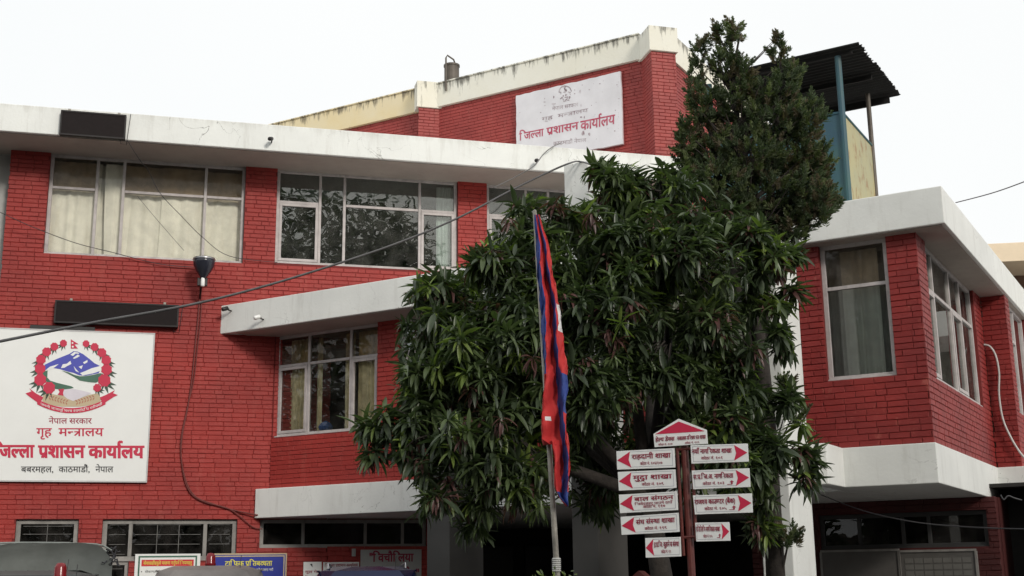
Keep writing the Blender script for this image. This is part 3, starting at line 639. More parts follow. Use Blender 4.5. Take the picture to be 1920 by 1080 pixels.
# ================================================================== old sign on the rear wall
sr=thing('old_sign_board','old peeling white sign board with faded lettering high on the rear brick wall','sign',tuple(REAR.P(.8,0,10.3)))
RU0,RU1,RZ0,RZ1=REAR.hit(967,178,.08)[0],REAR.hit(1163,133,.08)[0],REAR.hit(1163,270,.08)[1],REAR.hit(1163,134,.08)[1]
m=MB(); R2=REAR; n=22; pts=[]
rr=random.Random(3); jj=lambda: rr.uniform(-.008,.008)
pts=[(RU0+(RU1-RU0)*i/n+jj(),RZ0+jj()) for i in range(n)]+[(RU1+jj(),RZ0+(RZ1-RZ0)*i/12) for i in range(12)]+[(RU1-(RU1-RU0)*i/n,RZ1+jj()) for i in range(n)]+[(RU0+jj(),RZ1-(RZ1-RZ0)*i/12) for i in range(12)]
m.poly(REAR,pts,.03,.08); obj('board_panel',m,SIGNO,sr)
m=MB(); m.box(REAR,RU0-.015,RU1+.015,.012,.03,RZ0-.015,RZ1+.015); obj('backing_frame',m,mat('sign_back_rust',(.28,.07,.07),.7),sr)
def S2(zx,zy,w=.083): u,z=REAR.hit(940+zx/6.354,130+zy/6.354,.08); return REAR.P(u,w,z)
L=MB()
def skw(x0,y0,x1,y1): # sloped baseline writer
    def f(x,y): return S2(x,y0+(y1-y0)*(x-x0)/(x1-x0)+y)
    return f
text(L,'िजल~ला',skw(215,765,1350,540),215,500,85,0,.022); text(L,'प^शासन',skw(215,765,1350,540),540,915,85,0,.022); text(L,'काया`लय',skw(215,765,1350,540),945,1350,108,0,.022)
text(L,'नेपाल सरकार',skw(610,450,910,400),605,915,40,0,.004,1)
text(L,'गृह  मन~त^ालय',skw(485,575,1030,465),485,1030,42,0,.008,1)
text(L,'काठमाडौं नेपाल',skw(640,865,1010,820),620,1010,42,0,.002,1)
CR2=mat('faded_crimson_print',(.42,.03,.08),.6,col2=(.55,.2,.25),vscale=9); GR2=mat('flaking_grey_print',(.22,.14,.16),.6,col2=(.62,.58,.6),vscale=7)
obj('lettering',L,[CR2,GR2],sr)
L=MB(); R=random.Random(5)
def dab(x,y,r,r2=None):
    n=7; L.add([S2(x+r*R.uniform(.5,1)*math.cos(k*6.283/n),y+(r2 or r)*R.uniform(.5,1)*math.sin(k*6.283/n),.084) for k in range(n)],[tuple(range(n))])
for k in range(26):
    a=math.pi*(1+k/25)*1.0-.1; dab(762+72*math.cos(a),265+66*math.sin(a),7,11)
for k in range(40): dab(R.uniform(700,825),R.uniform(270,380),R.uniform(4,13))
for k in range(10): dab(R.uniform(745,785),R.uniform(200,300),7,18)
for (x,y,r,s) in ((515,390,18,6),(520,430,14,5),(518,350,4,12),(625,330,9,24),(625,412,36,7),(875,290,10,8),(875,245,5,14),(940,260,8,30),(1048,242,10,9),(1175,172,14,7),(1400,350,14,6),(1378,185,9,8),(950,430,5,20),(950,570,16,12),(990,570,8,22),(975,760,30,34),(1050,770,16,24),(1350,735,12,12),(1358,488,9,9),(220,518,9,5),(470,515,8,9),(1205,270,5,5),(1100,172,5,4),(965,188,7,6),(1215,138,6,4),(1130,392,7,4),(1075,430,7,8),(1270,708,8,5),(520,915,0,0)): 
    if r: dab(x,y,r,s)
for k in range(30): dab(R.choice((R.uniform(170,1400),1395)),R.uniform(60,830),3,3)
obj('faded_emblem',L,GR2,sr)
# ================================================================== direction sign post
DS=Plane(at_depth(1280,900,9.0),112)
def S3(zx,zy,w=0): u,z=DS.hit(1140+zx/3.857,780+zy/3.857); return DS.P(u,w,z)
post=thing('sign_post','red-brown steel post carrying white arrow signs before the trees','sign post',tuple(DS.P(DS.hit(1292,1080)[0],0,0)))
def down(x0,y0,x1,y1,z=0):
    a=Vector(S3(x0,y0,-.05)); b=Vector(S3(x1,y1,-.05)); d=(b-a); return [a,a+d*((a.z-z)/-d.z)]
m=MB(); m.tube(down(540,200,590,1080),.028,10); obj('post',m,RUSTP,post)
for xa,ya,xb,yb in ((492,225,540,1010),(600,205,628,900)):
    m=MB(); m.tube([S3(xa,ya,-.03),S3(xb,yb,-.03)],.012,8); obj('side_rail',m,RUSTP,post)
for (xa,xb,y) in ((492,606,240),(515,628,880)):
    m=MB(); m.tube([S3(xa,y,-.03),S3(xb,y-8,-.03)],.011,8); obj('cross_bar',m,RUSTP,post)
ARW=[ # corners TL TR BR BL (zoom px), arrow side, main text, sub text, label
 ((62,255),(480,233),(487,372),(67,388),'L','राहदानी शाखा','कोठा नं. १०६/१०७','topmost left-pointing arrow sign on the post'),
 ((72,405),(487,387),(495,520),(80,540),'L','मुद^ा शाखा','कोठा नं. १०९','second left-pointing arrow sign from the top of the post'),
 ((80,570),(500,545),(507,680),(88,703),'L','बाल संगठन','कोठा नं. ११७','left-pointing arrow sign with three lines of text, third from the top'),
 ((92,730),(510,700),(518,838),(100,860),'L','संघ संस~था शाखा','कोठा नं. ११९','left-pointing arrow sign just above the small lowest one'),
 ((270,883),(525,875),(530,1015),(275,1025),'L','ह.प^.िज. कुहाने स^ संस~था','कोठा नं. १९','small short left-pointing arrow sign, lowest on the post'),
 ((598,212),(1010,200),(1017,330),(605,345),'R','नयाँ नागिरकता शाखा','कोठा नं. १०१','topmost right-pointing arrow sign on the post'),
 ((607,395),(1022,378),(1030,513),(617,530),'R','स.प^.िज.अ. नागिरकता','कोठा नं. १०३','second right-pointing arrow sign from the top of the post'),
 ((615,575),(1040,560),(1047,698),(630,712),'R','राजश~व काउण~टर (बैंक)','कोठा नं. १०५','third right-pointing arrow sign, with brackets in its text'),
 ((632,772),(877,768),(885,902),(640,908),'R','प^ितिलिप नागिरकता शाखा','कोठा नं. १०५','small short right-pointing arrow sign, lowest on the right'),
]
LINE=mat('thin_grey_rule',(.30,.30,.36),.5)
for k,(TL,TR,BR,BL,side,tx,sub,lab) in enumerate(ARW):
    def Q(s,t,w,TL=TL,TR=TR,BR=BR,BL=BL): # s right 0..1, t down 0..1
        x=(TL[0]*(1-s)+TR[0]*s)*(1-t)+(BL[0]*(1-s)+BR[0]*s)*t; y=(TL[1]*(1-s)+TR[1]*s)*(1-t)+(BL[1]*(1-s)+BR[1]*s)*t
        return S3(x,y,w)
    t=thing('arrow_sign','white '+lab,'sign',tuple(Q(.5,1,0)),'arrow signs on the post')
    m=MB(); vs=[Q(0,0,.006),Q(1,0,.006),Q(1,1,.006),Q(0,1,.006),Q(0,0,-.008),Q(1,0,-.008),Q(1,1,-.008),Q(0,1,-.008)]
    m.add(vs,[(0,3,2,1),(4,5,6,7),(0,1,5,4),(1,2,6,5),(2,3,7,6),(3,0,4,7)]); obj('sign_panel',m,SIGNW,t,bevel=.001)
    wide=k not in (4,8); al=.235 if wide else .23
    fx=(lambda s:s) if side=='L' else (lambda s:1-s)
    m=MB(); m.add([Q(fx(.01),.5,.008),Q(fx(al),.06,.008),Q(fx(al*.88),.5,.008)],[(0,1,2)]); m.add([Q(fx(.01),.5,.008),Q(fx(al*.88),.5,.008),Q(fx(al*1.06),.92,.008)],[(0,1,2)]); obj('arrow',m,CRIM,t)
    m=MB()
    a,b_=(al*.97,.965); 
    for (s0,s1,t0,t1) in ((a,b_,.07,.085),(a,b_,.885,.90),(b_-.005,b_,.07,.90)): m.add([Q(fx(s0),t0,.0075),Q(fx(s1),t0,.0075),Q(fx(s1),t1,.0075),Q(fx(s0),t1,.0075)],[(0,1,2,3)])
    obj('border_line',m,LINE,t)
    m=MB(); fn=lambda x,y: Q(x,y,.0085)
    if side=='L': x0,x1=(.265,.93) if wide else (.25,.95)
    else: x0,x1=(.02,.715) if wide else (.02,.72)
    three=k==2
    text(m,tx,fn,x0,x1,.47 if not three else .40,.24 if not three else .20,.022)
    c=(x0+x1)/2
    if three: text(m,'िनवेदनहरु पाउने ठाउँ',fn,x0,x1-.02,.62,.50,.008)
    text(m,sub,fn,c-.19 if wide else c-.15,c+.19 if wide else c+.12,.80,.66,.012)
    if k in (6,7,8):
        ax=.60 if wide else .62
        m.add([fn(ax,.80),fn(ax+.09,.80),fn(ax+.09,.83),fn(ax,.83)],[(0,1,2,3)]); m.add([fn(ax+.07,.80),fn(ax+.10,.80),fn(ax+.10,.70),fn(ax+.07,.70)],[(0,1,2,3)]); m.add([fn(ax+.045,.70),fn(ax+.125,.70),fn(ax+.085,.60)],[(0,1,2)])
    obj('lettering',m,CRIMD,t)
# top pentagon sign
t=thing('house_shaped_sign','white sign with a pointed top and broad red triangle, on top of the post','sign',tuple(S3(525,225)))
cs=[(330,130),(512,20),(713,100),(720,200),(338,225)]
m=MB(); vs=[S3(x,y,.004) for x,y in cs]+[S3(x,y,-.01) for x,y in cs]; m.add(vs,[(4,3,2,1,0),(5,6,7,8,9)]+[(i,(i+1)%5,(i+1)%5+5,i+5) for i in range(5)]); obj('sign_panel',m,SIGNW,t)
m=MB(); m.add([S3(342,133,.006),S3(512,40,.006),S3(702,110,.006)],[(0,1,2)]); obj('arrow',m,CRIM,t)
m=MB()
fn=lambda x,y: S3(x,y-(x-345)*.062,.0065)
text(m,'हेल~प डेक~स',fn,345,482,186,160,.02); text(m,'नाबालक पिरचय पत^ शाखा',fn,502,708,186,160,.02); text(m,'कोठा नं. १०७',fn,365,468,216,203,.01); text(m,'कोठा नं. ११९',fn,558,662,216,203,.01)
obj('lettering',m,CRIMD,t)
# ================================================================== posters on the ground floor
def poster(pl,xa,ya,xb,yb,h,bm,label,name='poster',cat='poster',w=.016,edge=None):
    ua,za=pl.hit(xa,ya); ub,zb=pl.hit(xb,yb); z1=(za+zb)/2
    t=thing(name,label,cat,tuple(pl.P(ua,0,z1-h)))
    m=MB(); m.box(pl,ua,ub,.008,w,z1-h,z1); obj('board_panel',m,bm,t)
    fn=lambda s,q,ww=w+.003: pl.P(ua+(ub-ua)*s,ww,z1-(ub-ua)*q)   # square units
    return t,fn,ua,ub,z1
def rectf(m,fn,s0,s1,q0,q1,mi,w): m.add([fn(s0,q0,w),fn(s1,q0,w),fn(s1,q1,w),fn(s0,q1,w)],[(0,1,2,3)],mi)
t,fn,ua,ub,z1=poster(MAIN,254,1038,376,1039,1.2,SIGNW,'white notice poster with green border and red title strip on the left wall')
m=MB()
for q in ((.05,.95,.03,.055),(.05,.075,.055,1.15),(.925,.95,.055,1.15),(.05,.95,1.13,1.15)): rectf(m,fn,*q,0,.018)
obj('border',m,GREENP,t)
m=MB(); rectf(m,fn,.10,.90,.09,.19,0,.018); text(m,'सेवाग^ाहीहरुले पालना गनु`पने` िनयमहरु',lambda x,y:fn(x,y,.020),.13,.87,.165,.12,.012,1)
ln=['सेवागर^ाही पिरचय','अनािधक~त पिरवेश गनु`हु~न','समयमा आउनु होला','कागजात साथै राख~नु','धूमपान नगनु`']
for i in range(5): text(m,ln[i],lambda x,y:fn(x,y,.019),.16,.6+.06*(i%3),.29+.13*i,.26+.13*i,.004,2); rectf(m,fn,.10,.115,.265+.13*i,.28+.13*i,2,.019)
obj('lettering',m,[REDP,YELP,PRINTK],t)
t,fn,ua,ub,z1=poster(MAIN,397,1037,538,1038,1.3,POSTB,'blue traffic pledge board with yellow title and cream border',name='blue_board',cat='sign')
m=MB()
for q in ((0,1,0,.018),(0,.018,.018,.9),(.982,1,.018,.9)): rectf(m,fn,*q,0,.020)
for q in ((.03,.97,.03,.045),(.03,.045,.045,.9),(.955,.97,.045,.9)): rectf(m,fn,*q,0,.020)
obj('border',m,TANP,t)
m=MB(); text(m,'ट^ािफक प^ितबद~धता',lambda x,y:fn(x,y,.020),.18,.80,.165,.105,.025,0); text(m,'सडक सुरक^ा िनयमको पालना गरौं',lambda x,y:fn(x,y,.020),.30,.82,.235,.205,.006,1)
for i in range(4): text(m,'सवारी चालक सुरिक~षत',lambda x,y:fn(x,y,.020),.12,.85,.36+.12*i,.32+.12*i,.004,1)
obj('lettering',m,[YELP,SIGNW],t)
t,fn,ua,ub,z1=poster(GP,569,1054,603,1053,.27,SIGNW,'tiny white square notice left of the blue car on the shaded wall',name='wall_notice',cat='notice')
m=MB(); text(m,'मूल गेट',lambda x,y:fn(x,y,.020),.1,.9,.60,.48,.01,0); text(m,'िनस~कनु होला',lambda x,y:fn(x,y,.020),.1,.95,.88,.78,.01,0)
m.add([fn(.35,.12,.02),fn(.48,.1,.02),fn(.5,.3,.02)],[(0,1,2)],1)
obj('lettering',m,[CRIMD,PRINTK],t)
t,fn,ua,ub,z1=poster(GP,606,1054,673,1054,.5,SIGNW,'narrow white notice with a red heading above the blue car',name='wall_notice',cat='notice')
m=MB(); text(m,'िजल~ला प^शासन काया`लय',lambda x,y:fn(x,y,.020),.04,.96,.12,.05,.015,0); text(m,'सूचना तथा जानकारी',lambda x,y:fn(x,y,.020),.1,.8,.26,.19,.01,1)
obj('lettering',m,[CRIMD,PRINTK],t)
t,fn,ua,ub,z1=poster(GP,676,1031,790,1030,1.1,GREYP,'grey-white sign with dark red quoted heading in the porch shade',name='entrance_sign',cat='sign')
m=MB(); text(m,'"िवचौिलया',lambda x,y:fn(x,y,.020),.14,.86,.19,.07,.03,0); text(m,'िनषेिधत क~षेत^"',lambda x,y:fn(x,y,.020),.04,.96,.46,.33,.03,0)
obj('lettering',m,CRIMD,t)
m=MB(); a,zz=GP.hit(663,1036); m.box(GP,a-.03,a+.03,.0,.04,zz-.06,zz+.06); m.box(GP,a-.008,a+.008,.04,.055,zz-.02,zz+.02); tag(obj('switch_box',m,GREYP,bevel=.004),'small grey switch box on the dark red wall beside the porch sign','switch box')
# ================================================================== dark display panels
DISP=mat('display_edge',(.035,.032,.032),.6,spec=.2)
def led(pl,c,label,w0,w1,tilt=0):
    us=[pl.hit(x,y,w1) for x,y in c]; u0=(us[0][0]+us[3][0])/2; u1=(us[1][0]+us[2][0])/2; z1=(us[0][1]+us[1][1])/2; z0=(us[2][1]+us[3][1])/2
    t=thing('display_panel',label,'display panel',tuple(pl.P((u0+u1)/2,w0,z0)))
    m=MB(); m.box(pl,u0,u1,w0,w1-.01,z0,z1); obj('housing',m,BLACK,t,bevel=.005)
    m=MB(); m.box(pl,u0+.025,u1-.025,w1-.0098,w1-.004,z0+.025,z1-.025); obj('display_face',m,LED,t)
    m=MB()
    for q in ((u0,u1,z0,z0+.024),(u0,u1,z1-.024,z1),(u0,u0+.024,z0+.024,z1-.024),(u1-.024,u1,z0+.024,z1-.024)): m.box(pl,q[0],q[1],w1-.0097,w1+.004,q[2],q[3])
    obj('frame',m,DISP,t)
    for k in (.12,.88):
        m=MB(); uu=u0+(u1-u0)*k; m.box(pl,uu-.02,uu+.02,w0-.002,w1-.03,z1+.001,z1+.012); m.box(pl,uu-.02,uu+.02,w0-.003,w0+.004,z1+.012,z1+.06); obj('bracket',m,POLE,t)
    m=MB(); m.tube([pl.P(u1-.08,w0+.02,z0),pl.P(u1-.07,w0+.015,z0-.05),pl.P(u1+.02,w0+.01,z0-.07),pl.P(u1+.06,w0+.01,z1+.05)],.005,5); obj('wire',m,CABLE,t,smooth=True)
led(MAIN,[(113,207),(236,214),(236,260),(112,253)],'black display panel hung on the white roof edge, top left',.862,.95)
led(MAIN,[(102,563),(335,571),(335,612),(102,606)],'long narrow black display panel on the brick wall above the large sign',.004,.12)
m=MB(); m.box(MAIN,MAIN.hit(57,615)[0],MAIN.hit(178,620)[0],.004,.05,5.545,5.60); tag(obj('mounting_rail',m,BLACK),'dark metal rail between the narrow display panel and the large sign','rail')
# ================================================================== flood lamp
fl_=thing('flood_lamp','metal flood lamp with dark glass bowl on a bracket at the brick wall','lamp',tuple(MAIN.P(MAIN.hit(375,560)[0],.1,MAIN.hit(375,560)[1])))
c=Vector(MAIN.P(MAIN.hit(381,524,.35)[0],.35,MAIN.hit(381,524,.35)[1]))
m=MB(); m.lathe(c,[(.035,0),(.04,.01),(.06,.05),(.12,.13),(.165,.22),(.175,.29),(.172,.33),(.14,.345),(.02,.35)],20,Vector((.02,-.06,1)));
LG=mat('lamp_bowl_glass',(.03,.032,.045),.12,var=.2); obj('lamp_bowl',m,LG,fl_,smooth=True)
m=MB(); m.lathe(c+Vector((0,0,.315)),[(.176,0),(.183,.01),(.180,.035),(.12,.055),(.02,.06)],20); obj('lamp_lid',m,CHROME,fl_,smooth=True)
m=MB(); m.lathe(c+Vector((0,-.02,-.12)),[(.03,0),(.033,.02),(.033,.12),(.026,.15),(.01,.16)],12); obj('socket',m,SIGNW,fl_,smooth=True)
m=MB(); m.box(MAIN,(c-MAIN.o).dot(MAIN.u)-.09,(c-MAIN.o).dot(MAIN.u)+.07,.28,.34,c.z-.10,c.z+.03); obj('ballast_box',m,BLACK,fl_,bevel=.006)
m=MB(); u_,z_=MAIN.hit(375,560); m.tube([MAIN.P(u_,.02,z_),MAIN.P(u_,.2,z_+.03),MAIN.P(u_+.01,.3,z_+.2),c+Vector((-.01,0,-.08))],.017,8); obj('bracket',m,BLACK,fl_,smooth=True)
# small cameras / fixtures on the slabs
def fixture(pl,x,y,w,label,pale=False,sc=1):
    u,z=pl.hit(x,y,w); p=pl.P(u,w,z)
    t=thing('security_camera',label,'camera',tuple(p))
    m=MB(); m.tube([p,p+pl.n*.06*sc,p+pl.n*.07*sc+Vector((0,0,.03*sc))],.012*sc,8); obj('mount',m,BLACK,t)
    m=MB(); q=p+pl.n*.08*sc+Vector((0,0,.035*sc)); m.lathe(q,[(.02*sc,0),(.034*sc,.01*sc),(.034*sc,.10*sc),(.025*sc,.11*sc)],12,(pl.n*.6-pl.u*.3+Vector((0,0,-.25)))); obj('camera_body',m,SIGNW if pale else BLACK,t,smooth=True)
fixture(MAIN,509,267,.86,'small dark fixture in the middle of the main white roof edge')
fixture(PO,494,599,.6,'small white camera on the entrance canopy edge under the cable',True)
fixture(PO,434,583,.6,'small dark hook fitting near the left end of the entrance canopy')
fixture(MAIN,1005,307,.86,'small dark fixture on the main roof edge near the column top')
# ================================================================== cables
def cable(pts,r,m,label,name='cable',sub=8,seg=6,cat='cable'):
    P=[Vector(p) for p in pts]; Q=[]
    n=len(P)
    for i in range(n-1):
        p0=P[max(i-1,0)];p1=P[i];p2=P[i+1];p3=P[min(i+2,n-1)]
        for k in range(sub):
            t=k/sub; Q.append(.5*((2*p1)+(p2-p0)*t+(2*p0-5*p1+4*p2-p3)*t*t+(3*p1-p0-3*p2+p3)*t**3))
    Q.append(P[-1]); mb=MB(); mb.tube(Q,r,seg); return tag(obj(name,mb,m,smooth=True),label,cat)
colp=F0.P(-3.73,.0,6.66)
D0=(colp-CAM).y
cable([at_depth(-60,652,8.0),at_depth(0,640,8.25),at_depth(180,604,9.1),at_depth(350,573,9.9),at_depth(480,541,10.5),at_depth(600,505,11.1),at_depth(740,458,11.7),at_depth(860,408,12.3),at_depth(960,356,12.9),at_depth(1030,322,13.2),at_depth(1068,306,13.35),Vector(F0.P(-3.70,-.05,6.675)),at_depth(1112,312,13.3),at_depth(1130,340,13.2)],.0105,CABLEM,'thick overhead cable sagging from left edge to the white column top',name='overhead_cable',sub=6)
mp=lambda x,y,w=.03: MAIN.P(MAIN.hit(x,y,w)[0],w,MAIN.hit(x,y,w)[1])
cable([mp(374,562),mp(372,590),mp(366,650),mp(360,710),mp(352,765),mp(342,815),mp(340,860),mp(350,905),mp(368,932),mp(400,945),mp(440,957),mp(484,966,.08)],.012,REDCABLE,'red painted cable running down the brick wall from the flood lamp, left strand',name='wall_cable')
cable([mp(378,562),mp(376,600),mp(370,655),mp(363,715),mp(350,770),mp(339,830),mp(344,890),mp(358,925),mp(385,942),mp(425,952),mp(450,968),mp(474,988),mp(492,992)],.009,REDCABLE,'thinner red painted cable looping down the brick wall to the ground-floor window',name='wall_cable')
mq=lambda x,y,w=.55: MAIN.P(MAIN.hit(x,y,w)[0],w,MAIN.hit(x,y,w)[1])
cable([mq(238,262,.9),mq(262,300,.7),mq(278,320,.5),mq(300,362,.3),mq(340,405,.2),mq(380,445,.1),mq(430,480,.05),mq(520,492,.03)],.006,CABLE,'thin dark wire slanting across the cream-curtained window',name='thin_wire')
cable([mq(0,398,.3),mq(60,425,.2),mq(140,455,.12),mq(210,473,.06),mq(300,495,.04),mq(380,502,.04)],.006,CABLE,'thin dark wire from left edge across the first pillar and window',name='thin_wire')
cable([mq(258,368,.12),mq(280,395,.12),mq(310,430,.1),mq(345,470,.08)],.004,CABLE,'faint short wire in front of the cream-curtained window',name='thin_wire')
cable([at_depth(925,352,20),at_depth(960,335,20),at_depth(1000,312,20),mq(1018,290,.92),mq(1035,276,.95),mq(1052,268,.7)],.009,CABLEG,'slack grey wire hanging over the main roof edge before the old sign',name='loose_wire')
cable([at_depth(1792,380,22),at_depth(1860,362,20),at_depth(1925,339,18),at_depth(2050,290,14)],.009,CABLE,'thin wire across the sky above the right-hand wing',name='sky_wire')
cable([at_depth(1540,928,15.4),at_depth(1620,958,14.6),at_depth(1710,978,13.6),at_depth(1800,987,12.9),at_depth(1925,992,12.2),at_depth(2050,990,12)],.007,CABLE,'thin wire sagging under the right-hand wing',name='thin_wire')
wq=lambda x,y,w=.06: W2P.P(W2P.hit(x,y,w)[0],w,W2P.hit(x,y,w)[1])
cable([wq(1842,646),wq(1856,650),wq(1867,668),wq(1873,700),wq(1873,740),wq(1880,785),wq(1895,820),wq(1912,848),wq(1925,862)],.016,CONDUIT,'white corrugated conduit curving down the pier of the right-hand wing',name='conduit',cat='conduit')
cable([at_depth(1876,928,13.6),at_depth(1882,937,13.6),at_depth(1890,930,13.6),at_depth(1902,934,13.6),at_depth(1916,938,13.6)],.008,CABLE,'tangled dark wire ends hanging below the white band at right',name='wire_ends')
# ================================================================== tank shelter on the wing roof
BX=Plane((at_depth(1585,290,16).x,at_depth(1585,290,16).y),120)
ts=thing('tank_shelter','rooftop shelter with teal and rusty yellow metal sides under a dark corrugated roof','rooftop shelter',tuple(BX.P(0,0,6.03)))
BS=Plane(BX.P(0,0,0),30)
zt=7.80
m=MB(); m.box(BX,-1.9,-.03,-.02,.0,6.04,zt); obj('side_panel',m,TEAL,ts,label='teal sheet metal side panel')
m=MB(); m.box(BS,.03,1.62,-.02,.0,6.04,zt); obj('side_panel',m,TANY,ts,label='pale yellow side panel streaked with rust')
m=MB(); m.box(BX,-1.9,0,-1.64,-1.62,6.04,zt-.1); obj('side_panel',m,TEAL,ts)
for u,w in ((0,0),(-1.9,0),(0,-1.6),(-1.9,-1.6)):
    m=MB(); m.tube([BX.P(u,w,6.035),BX.P(u,w,8.62)],.045 if w==0 else .035,10); obj('post',m,TEAL if w==0 else DRUM,ts)
for a,b_ in (((-1.9,0,zt),(0,0,zt)),((0,0,zt),(0,-1.6,zt))):
    m=MB(); m.tube([BX.P(*a),BX.P(*b_)],.02,6); obj('rail',m,TEAL,ts)
# corrugated roof: plane rising to the back, ridge corner near the camera
def roofpt(x,y,z0,s): # ray hits z = z0 + s*v  (v = distance along az30 from the box corner)
    d=ray(x,y); n=Vector((-BS.u.x*s,-BS.u.y*s,1)); o=BX.P(0,0,z0); t=(o-CAM).dot(n)/d.dot(n); p=CAM+d*t; return (p-BX.o).dot(BX.u),(p-BX.o).dot(BS.u)
Na=roofpt(1600,92,8.62,.03); Ra=roofpt(1695,186,8.62,.03); Ba=roofpt(1550,212,8.62,.03)
u1=max(Na[0],Ra[0]); v0=Na[1]; v1=Ra[1]
print('roof',Na,Ra,Ba)
m=MB(); nu=110; vs=[]; ua=-1.75; ub=(Na[0]+Ra[0])/2; va=v0; vb=v1
for j in range(2):
    for k in range(2):
        for i in range(nu+1):
            v=va+(vb-va)*i/nu; u=[ua,ub][k]
            z=8.62+.03*v+.016*math.sin(2*math.pi*v/.11)+(.012 if j else 0)+[0,.10][k]*0+.16*(1-abs((u-ua)/(ub-ua)-.55))
            vs.append(BX.P(u+(random.uniform(-.03,.03) if k else 0),-v,z))
N=nu+1
fs=[]
for i in range(nu):
    fs+=[(i,i+1,N+i+1,N+i),(2*N+i,3*N+i,3*N+i+1,2*N+i+1),(i,2*N+i,2*N+i+1,i+1),(N+i,N+i+1,3*N+i+1,3*N+i)]
fs+=[(0,N,3*N,2*N),(nu,2*N+nu,3*N+nu,N+nu)]
m.add(vs,fs); obj('roof_sheet',m,CORR,ts)
for v in (va+.15,(va+vb)/2,vb-.15):
    m=MB(); m.box(BX,ua+.1,ub-.12,-v-.02,-v+.02,8.62,8.66+.03*v); obj('rafter',m,CORR,ts)
# ================================================================== neighbouring building far right
NB=Plane(at_depth(1850,480,24),98)
nb=thing('neighbour_building','far building at the right edge with warm cream roof edge','building',tuple(NB.P(2,-2,0)))
u_,zt=NB.hit(1850,457); _,zb=NB.hit(1850,492)
m=MB(); m.box(NB,-1.2,6,-6,0,zb,zt); obj('roof_slab',m,CREAM2,nb,bevel=.01)
m=MB(); m.box(NB,-.9,6,-5.5,-1.3,0,zb-.002); obj('wall',m,mat('brown_wall',(.16,.09,.06),.8),nb)
# ================================================================== flag
FP=Plane(at_depth(1020,700,8.0),92)
a=FP.P(FP.hit(1003,404)[0],0,FP.hit(1003,404)[1]); b_=FP.P(FP.hit(1045,1080)[0],0,FP.hit(1045,1080)[1]); d=b_-a; foot=a+d*(a.z/-d.z)
t=thing('flag_pole','weathered metal pole, slightly leaning, with a furled flag tied to its top','flagpole',tuple(foot))
m=MB(); m.tube([foot,b_,a+(a-b_)*.01],[.022,.019,.014],12); obj('pole',m,POLE,t,smooth=True)
m=MB(); q=a+(a-b_)*.010; m.lathe(q,[(.010,-.02),(.014,0),(.013,.01),(.004,.018)],10); obj('finial',m,POLE,t,smooth=True)
m=MB(); cc=a+d*((a.z-FP.hit(1043,1052)[1])/-d.z)
for k in range(7): 
    z=.012*k-.06; m.lathe(cc+Vector((.0,0,z)),[(.024,-.008),(.030,0),(.024,.008)],10)
obj('rope_wrap',m,GREYP,t)
rows=[(405,[1002,1004.5,1006.5,1009,1012]),(432,[1003,1007.5,1011,1015,1019]),(460,[1005,1012,1018,1023,1029]),(520,[1009,1016,1026,1031,1039]),(580,[1012,1022,1034,1041,1048]),(640,[1018,1025,1038,1045,1058]),(690,[1021,1024,1041,1048,1063]),(725,[1020,1021,1043,1055,1064]),(760,[1019,1019.5,1047,1057,1061]),(800,[1017.5,1018,1051,1059,1063]),(826,[1016,1016.5,1052,1060,1065]),(836,[1016.5,1034,1053,1061,1066])]
rows2=[(826,[1034,1035,1052,1060,1065]),(870,[1039,1040,1055.6,1065,1068]),(915,[1042,1043,1054.6,1066,1067]),(932,[1049,1050,1053,1064,1065]),(950,[1063,1063.3,1063.6,1065,1066])]
def cloth(rows,seed,lastblue=0,w0=.03):
    R=random.Random(seed); mb=MB(); dep=[.0,.05,-.02,.045,.0]; sub=6; cols=4*sub+1; vs=[]; n=0
    ys=[]; 
    for (ya,ra),(yb,rb) in zip(rows,rows[1:]):
        st=max(1,int((yb-ya)/7))
        for k in range(st): ys.append((ya+(yb-ya)*k/st,[p+(q-p)*k/st for p,q in zip(ra,rb)]))
    ys.append(rows[-1])
    for y,r in ys:
        for c in range(cols):
            i=min(c//sub,3); f=(c-i*sub)/sub; x=r[i]+(r[i+1]-r[i])*f; w=dep[i]+(dep[i+1]-dep[i])*(.5-.5*math.cos(f*math.pi))
            spread=min(1,(y-400)/120); w=w*spread*1.3+.016*math.sin(y*.09+c*.7)*spread+.009*math.sin(y*.27+c*1.7)*spread+.004*math.sin(y*.5+c*2.9)
            x+=(1.3*math.sin(y*.045+.8)+1.0*math.sin(y*.13+c*.55)+.5*math.sin(y*.31+c*1.3))*spread
            u,z=FP.hit(x,y); vs.append(FP.P(u,w0+w,z))
    nr=len(ys)
    for j in range(nr-1):
        y=ys[j][0]
        for c in range(cols-1):
            i=c//sub; mi=[1,0,1,0][i]
            if lastblue and y<690 and i==2 and c%sub in (0,): mi=0
            if y>700 and lastblue and i==0: mi=0
            if lastblue and y>=827: mi=1
            if not lastblue and y>915: mi=1
            if not lastblue and i==0: mi=0
            if y>700 and i==3 and y<770: mi=1
            if lastblue and i==3 and c%sub>=2 and 566<y<618: mi=2
            if lastblue and i==3 and c%sub>=2 and 590<y<606: mi=2
            if lastblue and i==1 and (760<y<768 or 782<y<788) and c%sub in (1,2): mi=2
            mb.add([vs[j*cols+c],vs[j*cols+c+1],vs[(j+1)*cols+c+1],vs[(j+1)*cols+c]],[(0,1,2,3)],mi)
    return mb
def weld(o):
    import bmesh
    bm=bmesh.new(); bm.from_mesh(o.data); bmesh.ops.remove_doubles(bm,verts=bm.verts,dist=.0004); bm.to_mesh(o.data); bm.free()
    o.data.polygons.foreach_set('use_smooth',[True]*len(o.data.polygons))
    s=o.modifiers.new('thick','SOLIDIFY'); s.thickness=.0015
ft=thing('national_flag','furled red and blue national flag hanging down the leaning pole','flag',tuple(b_+Vector((0,0,.9))))
